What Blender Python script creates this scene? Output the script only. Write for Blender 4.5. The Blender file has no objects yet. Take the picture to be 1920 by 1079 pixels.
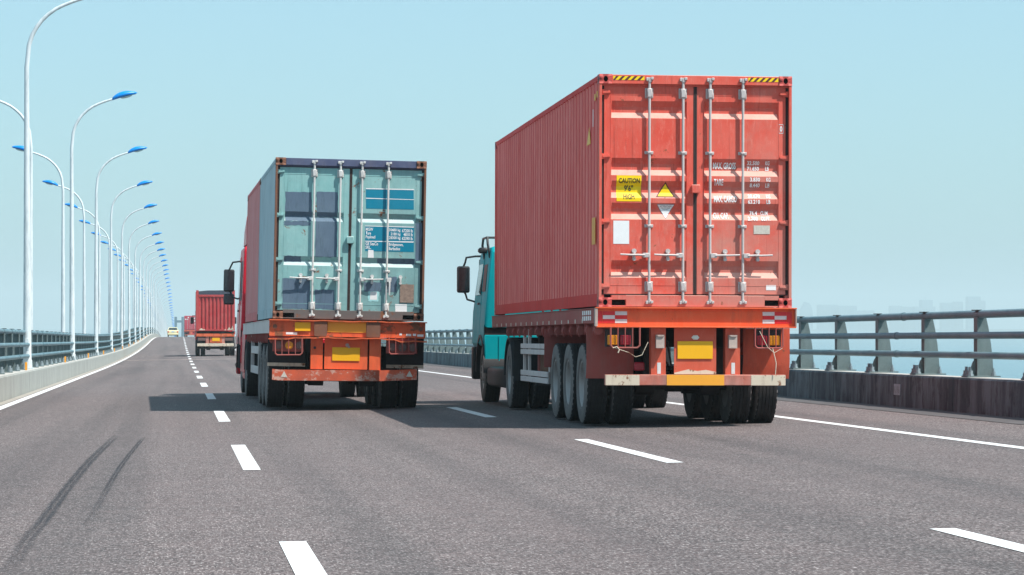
import bpy, bmesh, math, random
from mathutils import Vector, Matrix
R = math.radians
random.seed(7)
scene = bpy.context.scene
C = scene.collection

# ---------------------------------------------------------------- camera, light, exposure
F_PX, W_PX = 5270.0, 1920.0
cam_d = bpy.data.cameras.new('camera'); cam = bpy.data.objects.new('camera', cam_d); C.objects.link(cam)
cam_d.sensor_width = 36.0; cam_d.lens = 36.0 * F_PX / W_PX
cam_d.clip_start = 0.5; cam_d.clip_end = 30000
cam.location = (0, 0, 1.166)
cam.rotation_euler = (R(90 + 0.7012), 0, -R(6.7634))
scene.camera = cam

SUN_TO = Vector((0.49, -0.37, 1.0)).normalized()
world = bpy.data.worlds.new('World'); scene.world = world; world.use_nodes = True
wn = world.node_tree.nodes; wl = world.node_tree.links
bg = wn['Background']
sky = wn.new('ShaderNodeTexSky'); sky.sky_type = 'NISHITA'; sky.sun_disc = False
sky.sun_elevation = math.asin(SUN_TO.z); sky.sun_rotation = math.atan2(SUN_TO.x, SUN_TO.y)
sky.altitude = 0; sky.air_density = 1.0; sky.dust_density = 1.6; sky.ozone_density = 1.5
tint = wn.new('ShaderNodeMix'); tint.data_type = 'RGBA'; tint.blend_type = 'MULTIPLY'
tint.inputs[0].default_value = 1.0; tint.inputs[7].default_value = (0.60, 0.80, 0.84, 1)
wl.new(sky.outputs[0], tint.inputs[6]); veil = wn.new('ShaderNodeMix'); veil.data_type = 'RGBA'; veil.inputs[0].default_value = 0.55
veil.inputs[7].default_value = (1.72, 2.80, 3.24, 1)      # thin even haze over the whole sky
wl.new(tint.outputs[2], veil.inputs[6]); wl.new(veil.outputs[2], bg.inputs[0])
bg.inputs[1].default_value = 0.15

sun_d = bpy.data.lights.new('sun', 'SUN'); sun = bpy.data.objects.new('sun', sun_d); C.objects.link(sun)
sun_d.energy = 4.15; sun_d.angle = R(0.5); sun_d.color = (1.0, 0.955, 0.90)
sun.location = (60, -60, 120)
sun.rotation_euler = (-SUN_TO).to_track_quat('-Z', 'Y').to_euler()

scene.view_settings.view_transform = 'Standard'
scene.view_settings.look = 'None'
scene.view_settings.exposure = 0.68
scene.view_settings.gamma = 1.0
scene.view_settings.use_curve_mapping = False
scene.cycles.use_denoising = True
scene.cycles.max_bounces = 8
scene.cycles.volume_bounces = 0
scene.cycles.sample_clamp_indirect = 6.0

# ---------------------------------------------------------------- road shape
def bend(y):                       # long vertical curve of the bridge deck
    if y < 110: return 0.0
    a = 2.6e-5
    if y < 300: return a * (y - 110) ** 2
    e0 = a * 190 ** 2; g0 = 2 * a * 190
    b = 3.35e-5
    if y < 590: return e0 + g0 * (y - 300) - b * (y - 300) ** 2
    e1 = e0 + g0 * 290 - b * 290 ** 2; g1 = g0 - 2 * b * 290
    return e1 + g1 * (y - 590)
def rz(x, y): return -0.0064 * y + 0.0116 * x + bend(y)
def ylist(y0, y1, near=6.0):
    ys = [y0]
    while ys[-1] < y1 - 1e-6:
        y = ys[-1]
        step = near if y < 100 else (8.0 if y < 620 else 40.0)
        ys.append(min(y1, y + step))
    return ys

# ---------------------------------------------------------------- node helpers
class NT:
    def __init__(s, name):
        s.m = bpy.data.materials.new(name); s.m.use_nodes = True
        s.n = s.m.node_tree.nodes; s.l = s.m.node_tree.links
        s.b = s.n['Principled BSDF']; s.out = s.n['Material Output']
        tc = s.n.new('ShaderNodeTexCoord'); s.obj = tc.outputs['Object']
    def link(s, a, b): s.l.new(a, b)
    def mapv(s, scale=(1, 1, 1), loc=(0, 0, 0), rot=(0, 0, 0), src=None):
        m = s.n.new('ShaderNodeMapping')
        m.inputs['Scale'].default_value = scale; m.inputs['Location'].default_value = loc; m.inputs['Rotation'].default_value = rot
        s.link(src or s.obj, m.inputs['Vector']); return m.outputs[0]
    def noise(s, scale, detail=4, rough=0.6, vec=None, dist=0.0):
        n = s.n.new('ShaderNodeTexNoise'); n.inputs['Scale'].default_value = scale
        n.inputs['Detail'].default_value = detail; n.inputs['Roughness'].default_value = rough
        n.inputs['Distortion'].default_value = dist
        s.link(vec or s.obj, n.inputs['Vector']); return n.outputs['Fac']
    def vor(s, scale, vec=None, out='Distance'):
        n = s.n.new('ShaderNodeTexVoronoi'); n.inputs['Scale'].default_value = scale
        s.link(vec or s.obj, n.inputs['Vector']); return n.outputs[out]
    def ramp(s, fac, a, b, va=0.0, vb=1.0):
        r = s.n.new('ShaderNodeMapRange'); r.inputs[1].default_value = a; r.inputs[2].default_value = b
        r.inputs[3].default_value = va; r.inputs[4].default_value = vb; r.clamp = True
        s.link(fac, r.inputs[0]); return r.outputs[0]
    def math(s, op, a, b):
        m = s.n.new('ShaderNodeMath'); m.operation = op
        for i, v in enumerate((a, b)):
            if isinstance(v, (int, float)): m.inputs[i].default_value = v
            else: s.link(v, m.inputs[i])
        return m.outputs[0]
    def mix(s, fac, a, b, mode='MIX'):
        m = s.n.new('ShaderNodeMix'); m.data_type = 'RGBA'; m.blend_type = mode
        if isinstance(fac, (int, float)): m.inputs[0].default_value = fac
        else: s.link(fac, m.inputs[0])
        for i, v in ((6, a), (7, b)):
            if isinstance(v, tuple): m.inputs[i].default_value = (v + (1,))[:4]
            else: s.link(v, m.inputs[i])
        return m.outputs[2]
    def sep(s, v=None):
        x = s.n.new('ShaderNodeSeparateXYZ'); s.link(v or s.obj, x.inputs[0]); return x.outputs
    def bump(s, h, strength, dist=0.01):
        b = s.n.new('ShaderNodeBump'); b.inputs['Strength'].default_value = strength; b.inputs['Distance'].default_value = dist
        s.link(h, b.inputs['Height']); s.link(b.outputs[0], s.b.inputs['Normal'])
    def base(s, c):
        if isinstance(c, tuple): s.b.inputs['Base Color'].default_value = (c + (1,))[:4]
        else: s.link(c, s.b.inputs['Base Color'])
    def rough(s, r):
        if isinstance(r, (int, float)): s.b.inputs['Roughness'].default_value = r
        else: s.link(r, s.b.inputs['Roughness'])

def paint(name, col, rough=0.5, pale=None, fade=0.3, dirt=0.3, dirtcol=(0.16, 0.11, 0.085), rust=0.0, rustcol=(0.13, 0.055, 0.03),
          scratch=0.25, metal=0.0, bumps=0.15, spec=0.3, rs=3.0, dust_highlight=None, splash=None, rib_highlight=None):
    m = NT(name)
    pale = pale or tuple(min(0.85, c * 1.25 + 0.05) for c in col)
    big = m.noise(1.3, 5, 0.65)
    c = m.mix(m.math('MULTIPLY', m.ramp(big, 0.35, 0.72), fade), col, pale)
    st = m.noise(1.0, 6, 0.75, m.mapv((30, 30, 7), rot=(0.25, 0.3, 0.2)))
    c = m.mix(m.math('MULTIPLY', m.ramp(st, 0.53, 0.68), scratch), c, pale)
    if dirt > 0:
        d = m.noise(1.0, 6, 0.7, m.mapv((7, 7, 1.1)))
        c = m.mix(m.math('MULTIPLY', m.ramp(d, 0.5, 0.78), dirt), c, dirtcol)
    if splash:
        zz = m.sep()[2]; xx = m.sep()[0]
        sm = m.math('ADD', m.ramp(zz, 2.2, 0.0, 0.0, 0.36), m.ramp(xx, -0.6, 1.0, -0.06, 0.16))
        sn = m.math('ADD', m.noise(1.6, 6, 0.7), sm)
        c = m.mix(m.math('MULTIPLY', m.ramp(sn, 0.62, 0.92), 0.6), c, splash)
        dr = m.noise(1.0, 6, 0.75, m.mapv((22, 5, 0.9), loc=(2, 0, 5)))
        c = m.mix(m.math('MULTIPLY', m.ramp(dr, 0.58, 0.66), 0.4), c, tuple(v * 0.45 for v in col))
    if rib_highlight:  # corrugation slopes painted paler to stand for the light they catch
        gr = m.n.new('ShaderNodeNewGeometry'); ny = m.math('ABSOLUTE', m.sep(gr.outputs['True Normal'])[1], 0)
        c = m.mix(m.math('MULTIPLY', m.ramp(ny, 0.4, 0.6), m.ramp(m.noise(1.0, 5, 0.7, m.mapv((3, 3, 0.6))), 0.3, 0.6, 0.45, 0.95)), c, rib_highlight)
    if dust_highlight:  # paler up-facing slopes: dusty tone with their sunlit brightness painted in
        ge = m.n.new('ShaderNodeNewGeometry'); nz = m.sep(ge.outputs['True Normal'])[2]
        dn = m.noise(6, 5, 0.7)
        c = m.mix(m.math('MULTIPLY', m.ramp(nz, 0.25, 0.5), m.ramp(dn, 0.2, 0.6, 0.55, 0.85)), c, dust_highlight)
    if rust > 0:
        r1 = m.noise(rs, 8, 0.72, dist=0.3)
        t = 0.68 - 0.25 * rust
        f = m.ramp(r1, t, t + 0.05)
        rc = m.mix(m.noise(25, 3), rustcol, tuple(min(1, v * 2.4) for v in rustcol))
        c = m.mix(f, c, rc)
        m.rough(m.ramp(f, 0, 1, rough, 0.9))
    else:
        m.rough(m.ramp(big, 0.3, 0.75, max(0.08, rough - 0.1), min(1, rough + 0.15)))
    m.base(c); m.b.inputs['Metallic'].default_value = metal
    m.b.inputs['Specular IOR Level'].default_value = spec
    if bumps > 0:
        m.bump(m.noise(9, 3, 0.5), bumps, 0.01)
    return m.m

def plain(name, col, rough=0.6, metal=0.0, var=0.15, spec=0.4, sc=14, emit=None):
    m = NT(name)
    n = m.noise(sc, 5, 0.65)
    m.base(m.mix(m.ramp(n, 0.3, 0.7), tuple(c * (1 - var) for c in col), tuple(min(1, c * (1 + var)) for c in col)))
    m.rough(rough); m.b.inputs['Metallic'].default_value = metal; m.b.inputs['Specular IOR Level'].default_value = spec
    return m.m

M = {}
M['box_red'] = paint('container_red_paint', (0.70, 0.085, 0.056), 0.6, (0.78, 0.25, 0.19), 0.45, 0.35, (0.34, 0.15, 0.11), scratch=0.5, bumps=0.2, spec=0.15, rust=0.14, rs=5, dust_highlight=(0.80, 0.42, 0.34), splash=(0.50, 0.27, 0.22))
M['box_red_side'] = paint('container_red_side_paint', (0.66, 0.046, 0.042), 0.65, (0.70, 0.10, 0.085), 0.35, 0.45, (0.34, 0.08, 0.065), scratch=0.2, bumps=0.05, spec=0.10, rib_highlight=(0.90, 0.30, 0.26))
M['box_red_dark'] = paint('casting_red_paint', (0.43, 0.06, 0.05), 0.55, None, 0.2, 0.4, rust=0.25)
M['teal'] = paint('container_teal_paint', (0.225, 0.45, 0.44), 0.6, (0.38, 0.56, 0.54), 0.6, 0.3, (0.07, 0.16, 0.17), rust=0.28, rs=5, spec=0.2, bumps=0.3, dust_highlight=(0.55, 0.66, 0.64), splash=(0.16, 0.27, 0.28))
M['teal_side'] = paint('weathered_teal_side_paint', (0.33, 0.47, 0.52), 0.65, (0.5, 0.58, 0.6), 0.7, 0.9, (0.05, 0.075, 0.09), rust=0.10, scratch=0.5, rs=5, spec=0.12, rib_highlight=(0.52, 0.62, 0.65))
M['navy'] = paint('navy_header_paint', (0.06, 0.075, 0.15), 0.5, (0.2, 0.22, 0.3), 0.4, 0.3, rust=0.12)
M['patch_blue'] = paint('blue_touch_up_paint', (0.10, 0.15, 0.215), 0.65, (0.15, 0.22, 0.28), 0.6, 0.3, (0.05, 0.1, 0.13), scratch=0.35, bumps=0.05)
def soften(mat):                       # thin brushed paint: the coat below shows through unevenly
    nt = mat.node_tree; b = nt.nodes['Principled BSDF']; tc = nt.nodes.new('ShaderNodeTexCoord'); n = nt.nodes.new('ShaderNodeTexNoise')
    mp = nt.nodes.new('ShaderNodeMapping'); mp.inputs['Scale'].default_value = (14, 14, 2.5)
    n.inputs['Scale'].default_value = 1.0; n.inputs['Detail'].default_value = 6; n.inputs['Roughness'].default_value = 0.7
    r = nt.nodes.new('ShaderNodeMapRange'); r.inputs[1].default_value = 0.28; r.inputs[2].default_value = 0.5; r.inputs[3].default_value = 0.62; r.inputs[4].default_value = 0.96
    nt.links.new(tc.outputs['Object'], mp.inputs[0]); nt.links.new(mp.outputs[0], n.inputs['Vector']); nt.links.new(n.outputs['Fac'], r.inputs[0]); nt.links.new(r.outputs[0], b.inputs['Alpha'])
soften(M['patch_blue'])
M['label_teal'] = paint('teal_label_print', (0.0, 0.20, 0.31), 0.45, (0.03, 0.27, 0.38), 0.3, 0.05, scratch=0.15, bumps=0)
M['rust'] = paint('rusty_steel', (0.16, 0.07, 0.045), 0.85, (0.27, 0.14, 0.09), 0.6, 0.4, rust=0.5)
M['sill'] = paint('grimy_sill_paint', (0.12, 0.105, 0.10), 0.7, (0.2, 0.17, 0.15), 0.5, 0.5, rust=0.35)
M['rod'] = paint('galvanised_rod', (0.52, 0.46, 0.44), 0.5, (0.64, 0.58, 0.56), 0.4, 0.25, rust=0.06, metal=0.15, rs=14)
M['rod_white'] = paint('white_locking_rod', (0.58, 0.58, 0.56), 0.5, (0.7, 0.7, 0.68), 0.4, 0.45, rust=0.22, rs=12)
M['gasket'] = plain('rubber_gasket', (0.045, 0.03, 0.028), 0.8)
M['orange'] = paint('orange_beam_paint', (0.78, 0.10, 0.026), 0.5, (0.8, 0.24, 0.11), 0.4, 0.5, (0.26, 0.07, 0.04), scratch=0.25, rust=0.06, rs=7)
M['orange_red'] = paint('orange_red_paint', (0.60, 0.085, 0.04), 0.5, (0.68, 0.2, 0.13), 0.45, 0.55, (0.16, 0.05, 0.035), rust=0.16, rs=6)
M['orange_worn'] = paint('worn_orange_paint', (0.66, 0.11, 0.035), 0.55, (0.7, 0.2, 0.1), 0.4, 0.85, (0.15, 0.05, 0.03), rust=0.55, rs=4)
M['chassis_red'] = paint('dusty_chassis_red', (0.34, 0.06, 0.05), 0.65, (0.36, 0.15, 0.13), 0.5, 0.45, rust=0.15)
M['chassis_white'] = paint('chalky_white_rail', (0.60, 0.52, 0.50), 0.6, (0.7, 0.65, 0.62), 0.5, 0.6, (0.2, 0.13, 0.12), rust=0.15)
M['chassis_dark'] = paint('dark_chassis', (0.04, 0.03, 0.03), 0.8, (0.08, 0.06, 0.055), 0.5, 0.3)
M['beige_worn'] = paint('peeling_cream_paint', (0.62, 0.52, 0.40), 0.7, (0.7, 0.62, 0.5), 0.4, 0.8, (0.25, 0.17, 0.12), rust=0.42, rs=8)
M['bumper_red'] = paint('bumper_faded_red', (0.45, 0.10, 0.06), 0.65, (0.62, 0.42, 0.36), 0.7, 0.5, rust=0.2, rs=9)
M['yellow'] = plain('yellow_plate', (0.87, 0.44, 0.006), 0.45, var=0.05, sc=2)
M['amber'] = plain('amber_paint', (0.86, 0.37, 0.035), 0.5, var=0.05, sc=2)
M['yellow_bright'] = plain('bright_yellow_vinyl', (0.95, 0.63, 0.0), 0.5, var=0.03)
M['white'] = plain('white_vinyl', (0.80, 0.80, 0.79), 0.5, var=0.03)
M['offwhite'] = plain('aluminium_data_plate', (0.62, 0.56, 0.48), 0.45, 0.2, 0.15, sc=60)
M['print_white'] = plain('white_stencil_print', (0.84, 0.82, 0.80), 0.55, var=0.06)
M['print_dark'] = plain('dark_print', (0.05, 0.03, 0.025), 0.6)
M['print_brown'] = plain('brown_hazard_print', (0.10, 0.03, 0.025), 0.6)
M['refl_red'] = plain('red_reflective_tape', (0.62, 0.02, 0.025), 0.3, var=0.08)
M['refl_white'] = plain('silver_reflective_tape', (0.66, 0.64, 0.62), 0.35, var=0.1)
M['lens_amber'] = plain('amber_lens', (0.75, 0.27, 0.01), 0.2, var=0.3, sc=90)
M['lens_red'] = plain('red_lens', (0.33, 0.012, 0.025), 0.2, var=0.3, sc=90)
M['lens_dull'] = plain('dusty_lens', (0.16, 0.09, 0.08), 0.4, var=0.3, sc=60)
M['black_void'] = plain('dark_opening', (0.01, 0.009, 0.009), 0.9)
M['flap'] = plain('black_rubber_flap', (0.022, 0.022, 0.025), 0.75, var=0.3, sc=5)
M['chrome'] = plain('bright_steel', (0.7, 0.62, 0.55), 0.3, 0.8)
M['dusty_steel'] = paint('dusty_steel', (0.40, 0.30, 0.26), 0.6, (0.6, 0.5, 0.44), 0.6, 0.6, rust=0.25)
M['brown_plate'] = plain('brown_metal_plate', (0.26, 0.19, 0.15), 0.7, var=0.3, sc=30)
M['wood_dark'] = plain('grey_tarp', (0.05, 0.065, 0.09), 0.8, var=0.3)
M['glass'] = plain('dark_window_glass', (0.02, 0.03, 0.035), 0.06, var=0.1, spec=0.6)
M['mirror_glass'] = plain('mirror_glass', (0.13, 0.14, 0.15), 0.08, 0.9)
M['black_plastic'] = plain('black_plastic', (0.025, 0.025, 0.027), 0.5, var=0.2)
M['cab_teal'] = paint('teal_cab_paint', (0.0, 0.33, 0.37), 0.5, (0.01, 0.38, 0.42), 0.2, 0.05, (0.03, 0.12, 0.12), spec=0.12, bumps=0, scratch=0)
M['cab_red'] = paint('red_cab_paint', (0.62, 0.012, 0.03), 0.3, (0.7, 0.03, 0.05), 0.2, 0.05, spec=0.2, bumps=0, scratch=0)
M['cream'] = plain('cream_car_paint', (0.74, 0.66, 0.38), 0.3, var=0.04, spec=0.6)
M['lamp_blue'] = plain('blue_lamp_shell', (0.0, 0.24, 0.72), 0.35, var=0.06)
M['lamp_lens'] = plain('pale_lamp_lens', (0.45, 0.62, 0.66), 0.2)
M['orange_marker'] = plain('orange_reflector', (0.8, 0.33, 0.03), 0.4)
M['bolt'] = plain('galvanised_bolt', (0.24, 0.29, 0.31), 0.55, 0.2)
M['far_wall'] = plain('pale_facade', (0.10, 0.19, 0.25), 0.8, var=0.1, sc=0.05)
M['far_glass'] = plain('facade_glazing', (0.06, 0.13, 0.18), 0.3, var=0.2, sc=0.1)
M['land'] = plain('shore_land', (0.12, 0.14, 0.10), 0.9, var=0.3, sc=0.01)
M['cargo_red'] = paint('far_red_paint', (0.42, 0.03, 0.035), 0.55, (0.55, 0.16, 0.14), 0.5, 0.3)
M['cargo_pink'] = paint('far_crimson_paint', (0.46, 0.02, 0.05), 0.55, (0.55, 0.12, 0.15), 0.4, 0.2)

def mat_pole():
    m = NT('white_painted_pole')
    n = m.noise(1.0, 6, 0.7, m.mapv((9, 9, 1.6)))
    c = m.mix(m.ramp(n, 0.45, 0.62), (0.66, 0.71, 0.72), (0.50, 0.56, 0.57))
    s = m.noise(4, 7, 0.7)
    c = m.mix(m.math('MULTIPLY', m.ramp(s, 0.66, 0.7), 0.5), c, (0.42, 0.34, 0.26))
    m.base(c); m.rough(0.45); return m.m
M['pole'] = mat_pole()

def mat_rail():
    m = NT('blue_grey_rail_paint')
    n = m.noise(1.5, 6, 0.7)
    c = m.mix(m.ramp(n, 0.35, 0.7), (0.085, 0.165, 0.195), (0.16, 0.245, 0.275))
    s = m.noise(11, 7, 0.75)
    c = m.mix(m.math('MULTIPLY', m.ramp(s, 0.6, 0.66), 0.6), c, (0.30, 0.36, 0.37))
    m.base(c); m.rough(0.5); m.b.inputs['Specular IOR Level'].default_value = 0.25; m.bump(s, 0.1, 0.01); return m.m
M['rail'] = mat_rail()
def mat_post():
    m = NT('grey_green_post_paint')
    n = m.noise(5, 7, 0.72)
    c = m.mix(m.ramp(n, 0.3, 0.7), (0.085, 0.125, 0.128), (0.165, 0.21, 0.21))
    s = m.noise(16, 6, 0.75)
    c = m.mix(m.ramp(s, 0.64, 0.68), c, (0.1, 0.09, 0.085))
    m.base(c); m.rough(0.6); m.bump(s, 0.15, 0.01); return m.m
M['post'] = mat_post()

def mat_tyre():
    m = NT('tyre_rubber')
    x, y, z = m.sep()
    n = m.noise(18, 5, 0.7)
    c = m.mix(m.ramp(n, 0.3, 0.75), (0.016, 0.015, 0.016), (0.04, 0.036, 0.036))
    m.base(c); m.rough(0.8); m.b.inputs['Specular IOR Level'].default_value = 0.3
    return m.m
M['tyre'] = mat_tyre()
def mat_tyre_dusty():
    m = NT('dusty_tyre_sidewall')
    n = m.noise(7, 5, 0.7)
    c = m.mix(m.ramp(n, 0.3, 0.75), (0.11, 0.098, 0.094), (0.21, 0.185, 0.175))
    m.base(c); m.rough(0.85)
    return m.m
M['sidewall'] = mat_tyre_dusty()
M['rim'] = paint('grey_steel_rim', (0.34, 0.31, 0.30), 0.55, (0.5, 0.46, 0.44), 0.6, 0.6, (0.12, 0.09, 0.08), rust=0.1, metal=0.2)

def mat_asphalt():
    m = NT('worn_asphalt')
    x, y, z = m.sep()
    # exposed chippings: pale and dark stones
    v = m.vor(70, out='Color')
    vs = m.n.new('ShaderNodeSeparateColor'); m.link(v, vs.inputs[0])
    n1 = m.noise(45, 3, 0.7)
    g = m.math('ADD', m.math('MULTIPLY', vs.outputs[0], 0.55), m.math('MULTIPLY', n1, 0.45))
    c = m.mix(m.ramp(g, 0.25, 0.72), (0.036, 0.029, 0.028), (0.150, 0.120, 0.114))
    c = m.mix(m.math('MULTIPLY', m.ramp(g, 0.67, 0.78), 0.8), c, (0.30, 0.28, 0.275))
    gs = m.noise(1.0, 3, 0.65, m.mapv((78, 12, 1)))
    c = m.mix(m.math('MULTIPLY', m.ramp(gs, 0.56, 0.70), 0.9), c, (0.40, 0.37, 0.355))
    c = m.mix(m.math('MULTIPLY', m.ramp(gs, 0.46, 0.32), 0.6), c, (0.036, 0.032, 0.032))
    gm = m.noise(1.0, 4, 0.7, m.mapv((16, 2.5, 1), loc=(3, 1, 0)))
    c = m.mix(m.math('MULTIPLY', m.ramp(gm, 0.35, 0.7), 0.35), c, m.mix(1.0, c, (1.5, 1.45, 1.45), 'MULTIPLY'))
    # clumpy wear and wheel tracks
    w = m.noise(2.4, 6, 0.7)
    c = m.mix(m.ramp(w, 0.3, 0.7), c, m.mix(1.0, c, (1.25, 1.2, 1.2), 'MULTIPLY'))
    w2 = m.noise(0.35, 4, 0.6, m.mapv((1.4, 0.12, 1)))
    c = m.mix(m.math('MULTIPLY', m.ramp(w2, 0.4, 0.65), 0.30), c, (0.138, 0.102, 0.099))
    tr = m.noise(1.0, 3, 0.5, m.mapv((1.4, 0.015, 0)))
    c = m.mix(m.math('MULTIPLY', m.ramp(tr, 0.45, 0.66), 0.38), c, (0.050, 0.047, 0.048))
    pat = m.noise(0.16, 5, 0.7, m.mapv((1, 0.35, 1), loc=(4, 9, 0)))
    c = m.mix(m.math('MULTIPLY', m.ramp(pat, 0.45, 0.62), 0.35), c, m.mix(1.0, c, (0.72, 0.72, 0.73), 'MULTIPLY'))
    oil = m.noise(1.0, 6, 0.75, m.mapv((3.0, 0.5, 1), loc=(1, 2, 0)))
    c = m.mix(m.math('MULTIPLY', m.ramp(oil, 0.62, 0.72), 0.5), c, (0.035, 0.033, 0.034))
    # oil drip line in the middle of each lane
    m.base(c); m.rough(0.82); m.b.inputs['Specular IOR Level'].default_value = 0.3
    m.bump(g, 0.55, 0.012)
    return m.m
M['asphalt'] = mat_asphalt()

def mat_marking():
    m = NT('road_marking_paint')
    a = m.noise(40, 5, 0.75)
    b = m.noise(3, 5, 0.6)
    c = m.mix(m.ramp(b, 0.3, 0.7), (0.74, 0.74, 0.73), (0.62, 0.61, 0.60))
    c = m.mix(m.math('MULTIPLY', m.ramp(m.math('ADD', m.math('MULTIPLY', a, 0.7), m.math('MULTIPLY', m.noise(5, 6, 0.7), 0.3)), 0.56, 0.66), 0.75), c, (0.30, 0.28, 0.28))
    m.base(c); m.rough(0.7); m.bump(a, 0.2, 0.004)
    return m.m
M['marking'] = mat_marking()

def mat_skid():
    m = NT('tyre_rubber_streak')
    x, y, z = m.sep()
    n = m.noise(1.0, 5, 0.7, m.mapv((60, 1.2, 1)))
    g = m.noise(70, 2, 0.6)
    uv = m.n.new('ShaderNodeUVMap')
    us = m.n.new('ShaderNodeSeparateXYZ'); m.link(uv.outputs[0], us.inputs[0])
    edge = m.math('MULTIPLY', m.ramp(us.outputs[0], 0.0, 0.22), m.ramp(us.outputs[0], 1.0, 0.78))
    mid = m.ramp(m.math('ABSOLUTE', m.math('SUBTRACT', us.outputs[0], 0.52), 0), 0.0, 0.12, 0.35, 1.0)
    ends = m.math('MULTIPLY', m.ramp(us.outputs[1], 0.0, 0.45), m.ramp(us.outputs[1], 1.0, 0.88))
    a = m.math('MULTIPLY', m.math('MULTIPLY', edge, mid), ends)
    a = m.math('MULTIPLY', a, m.math('MULTIPLY', m.ramp(n, 0.3, 0.6, 0.35, 1), m.ramp(g, 0.35, 0.65, 0.55, 1)))
    m.base((0.028, 0.026, 0.03)); m.rough(0.7)
    m.link(m.math('MULTIPLY', a, 0.8), m.b.inputs['Alpha'])
    return m.m
M['skid'] = mat_skid()

def mat_concrete(name, a, b, streak, sa):
    m = NT(name)
    n = m.noise(1.1, 6, 0.65)
    c = m.mix(m.ramp(n, 0.3, 0.7), a, b)
    f = m.noise(30, 4, 0.7)
    c = m.mix(m.math('MULTIPLY', m.ramp(f, 0.4, 0.7), 0.25), c, tuple(v * 0.7 for v in a))
    s = m.noise(1.0, 6, 0.75, m.mapv((0, 5.5, 0.55)))
    c = m.mix(m.math('MULTIPLY', m.ramp(s, 0.46, 0.62), sa), c, streak)
    m.base(c); m.rough(0.88); m.bump(f, 0.2, 0.01)
    return m.m
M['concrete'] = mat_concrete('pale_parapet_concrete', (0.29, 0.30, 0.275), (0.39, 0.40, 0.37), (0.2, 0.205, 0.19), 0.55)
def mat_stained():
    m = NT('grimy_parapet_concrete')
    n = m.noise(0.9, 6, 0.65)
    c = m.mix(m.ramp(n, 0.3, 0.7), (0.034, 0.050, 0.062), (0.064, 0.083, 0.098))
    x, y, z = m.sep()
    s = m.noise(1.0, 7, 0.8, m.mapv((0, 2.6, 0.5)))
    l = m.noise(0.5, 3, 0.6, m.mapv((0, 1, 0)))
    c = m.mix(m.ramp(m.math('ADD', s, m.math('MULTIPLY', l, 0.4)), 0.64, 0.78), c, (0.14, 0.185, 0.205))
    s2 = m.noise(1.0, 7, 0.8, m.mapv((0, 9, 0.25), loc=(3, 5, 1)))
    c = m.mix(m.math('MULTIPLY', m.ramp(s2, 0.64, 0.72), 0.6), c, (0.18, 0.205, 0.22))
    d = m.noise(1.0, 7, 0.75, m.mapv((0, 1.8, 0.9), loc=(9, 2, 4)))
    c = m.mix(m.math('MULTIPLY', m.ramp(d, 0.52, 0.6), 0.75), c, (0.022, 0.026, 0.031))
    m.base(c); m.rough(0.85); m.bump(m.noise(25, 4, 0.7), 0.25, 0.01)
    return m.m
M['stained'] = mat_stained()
M['cap'] = mat_concrete('bare_concrete_cap', (0.42, 0.41, 0.37), (0.52, 0.5, 0.46), (0.3, 0.28, 0.25), 0.4)
M['gutter'] = mat_concrete('dusty_gutter', (0.30, 0.27, 0.235), (0.38, 0.35, 0.30), (0.2, 0.18, 0.16), 0.5)
M['gutter_dark'] = mat_concrete('dark_gutter', (0.07, 0.065, 0.065), (0.11, 0.1, 0.1), (0.05, 0.045, 0.045), 0.6)

def mat_sea():
    m = NT('sea_water')
    a = m.noise(1.0, 7, 0.65, m.mapv((0.10, 0.20, 1)))
    b = m.noise(1.0, 5, 0.6, m.mapv((0.008, 0.02, 1)))
    m.base(m.mix(m.ramp(b, 0.35, 0.65), (0.05, 0.15, 0.19), (0.07, 0.19, 0.23)))
    m.rough(0.22); m.b.inputs['IOR'].default_value = 1.33
    m.bump(m.math('ADD', a, m.math('MULTIPLY', b, 0.8)), 0.55, 1.2)
    return m.m
M['sea'] = mat_sea()

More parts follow.
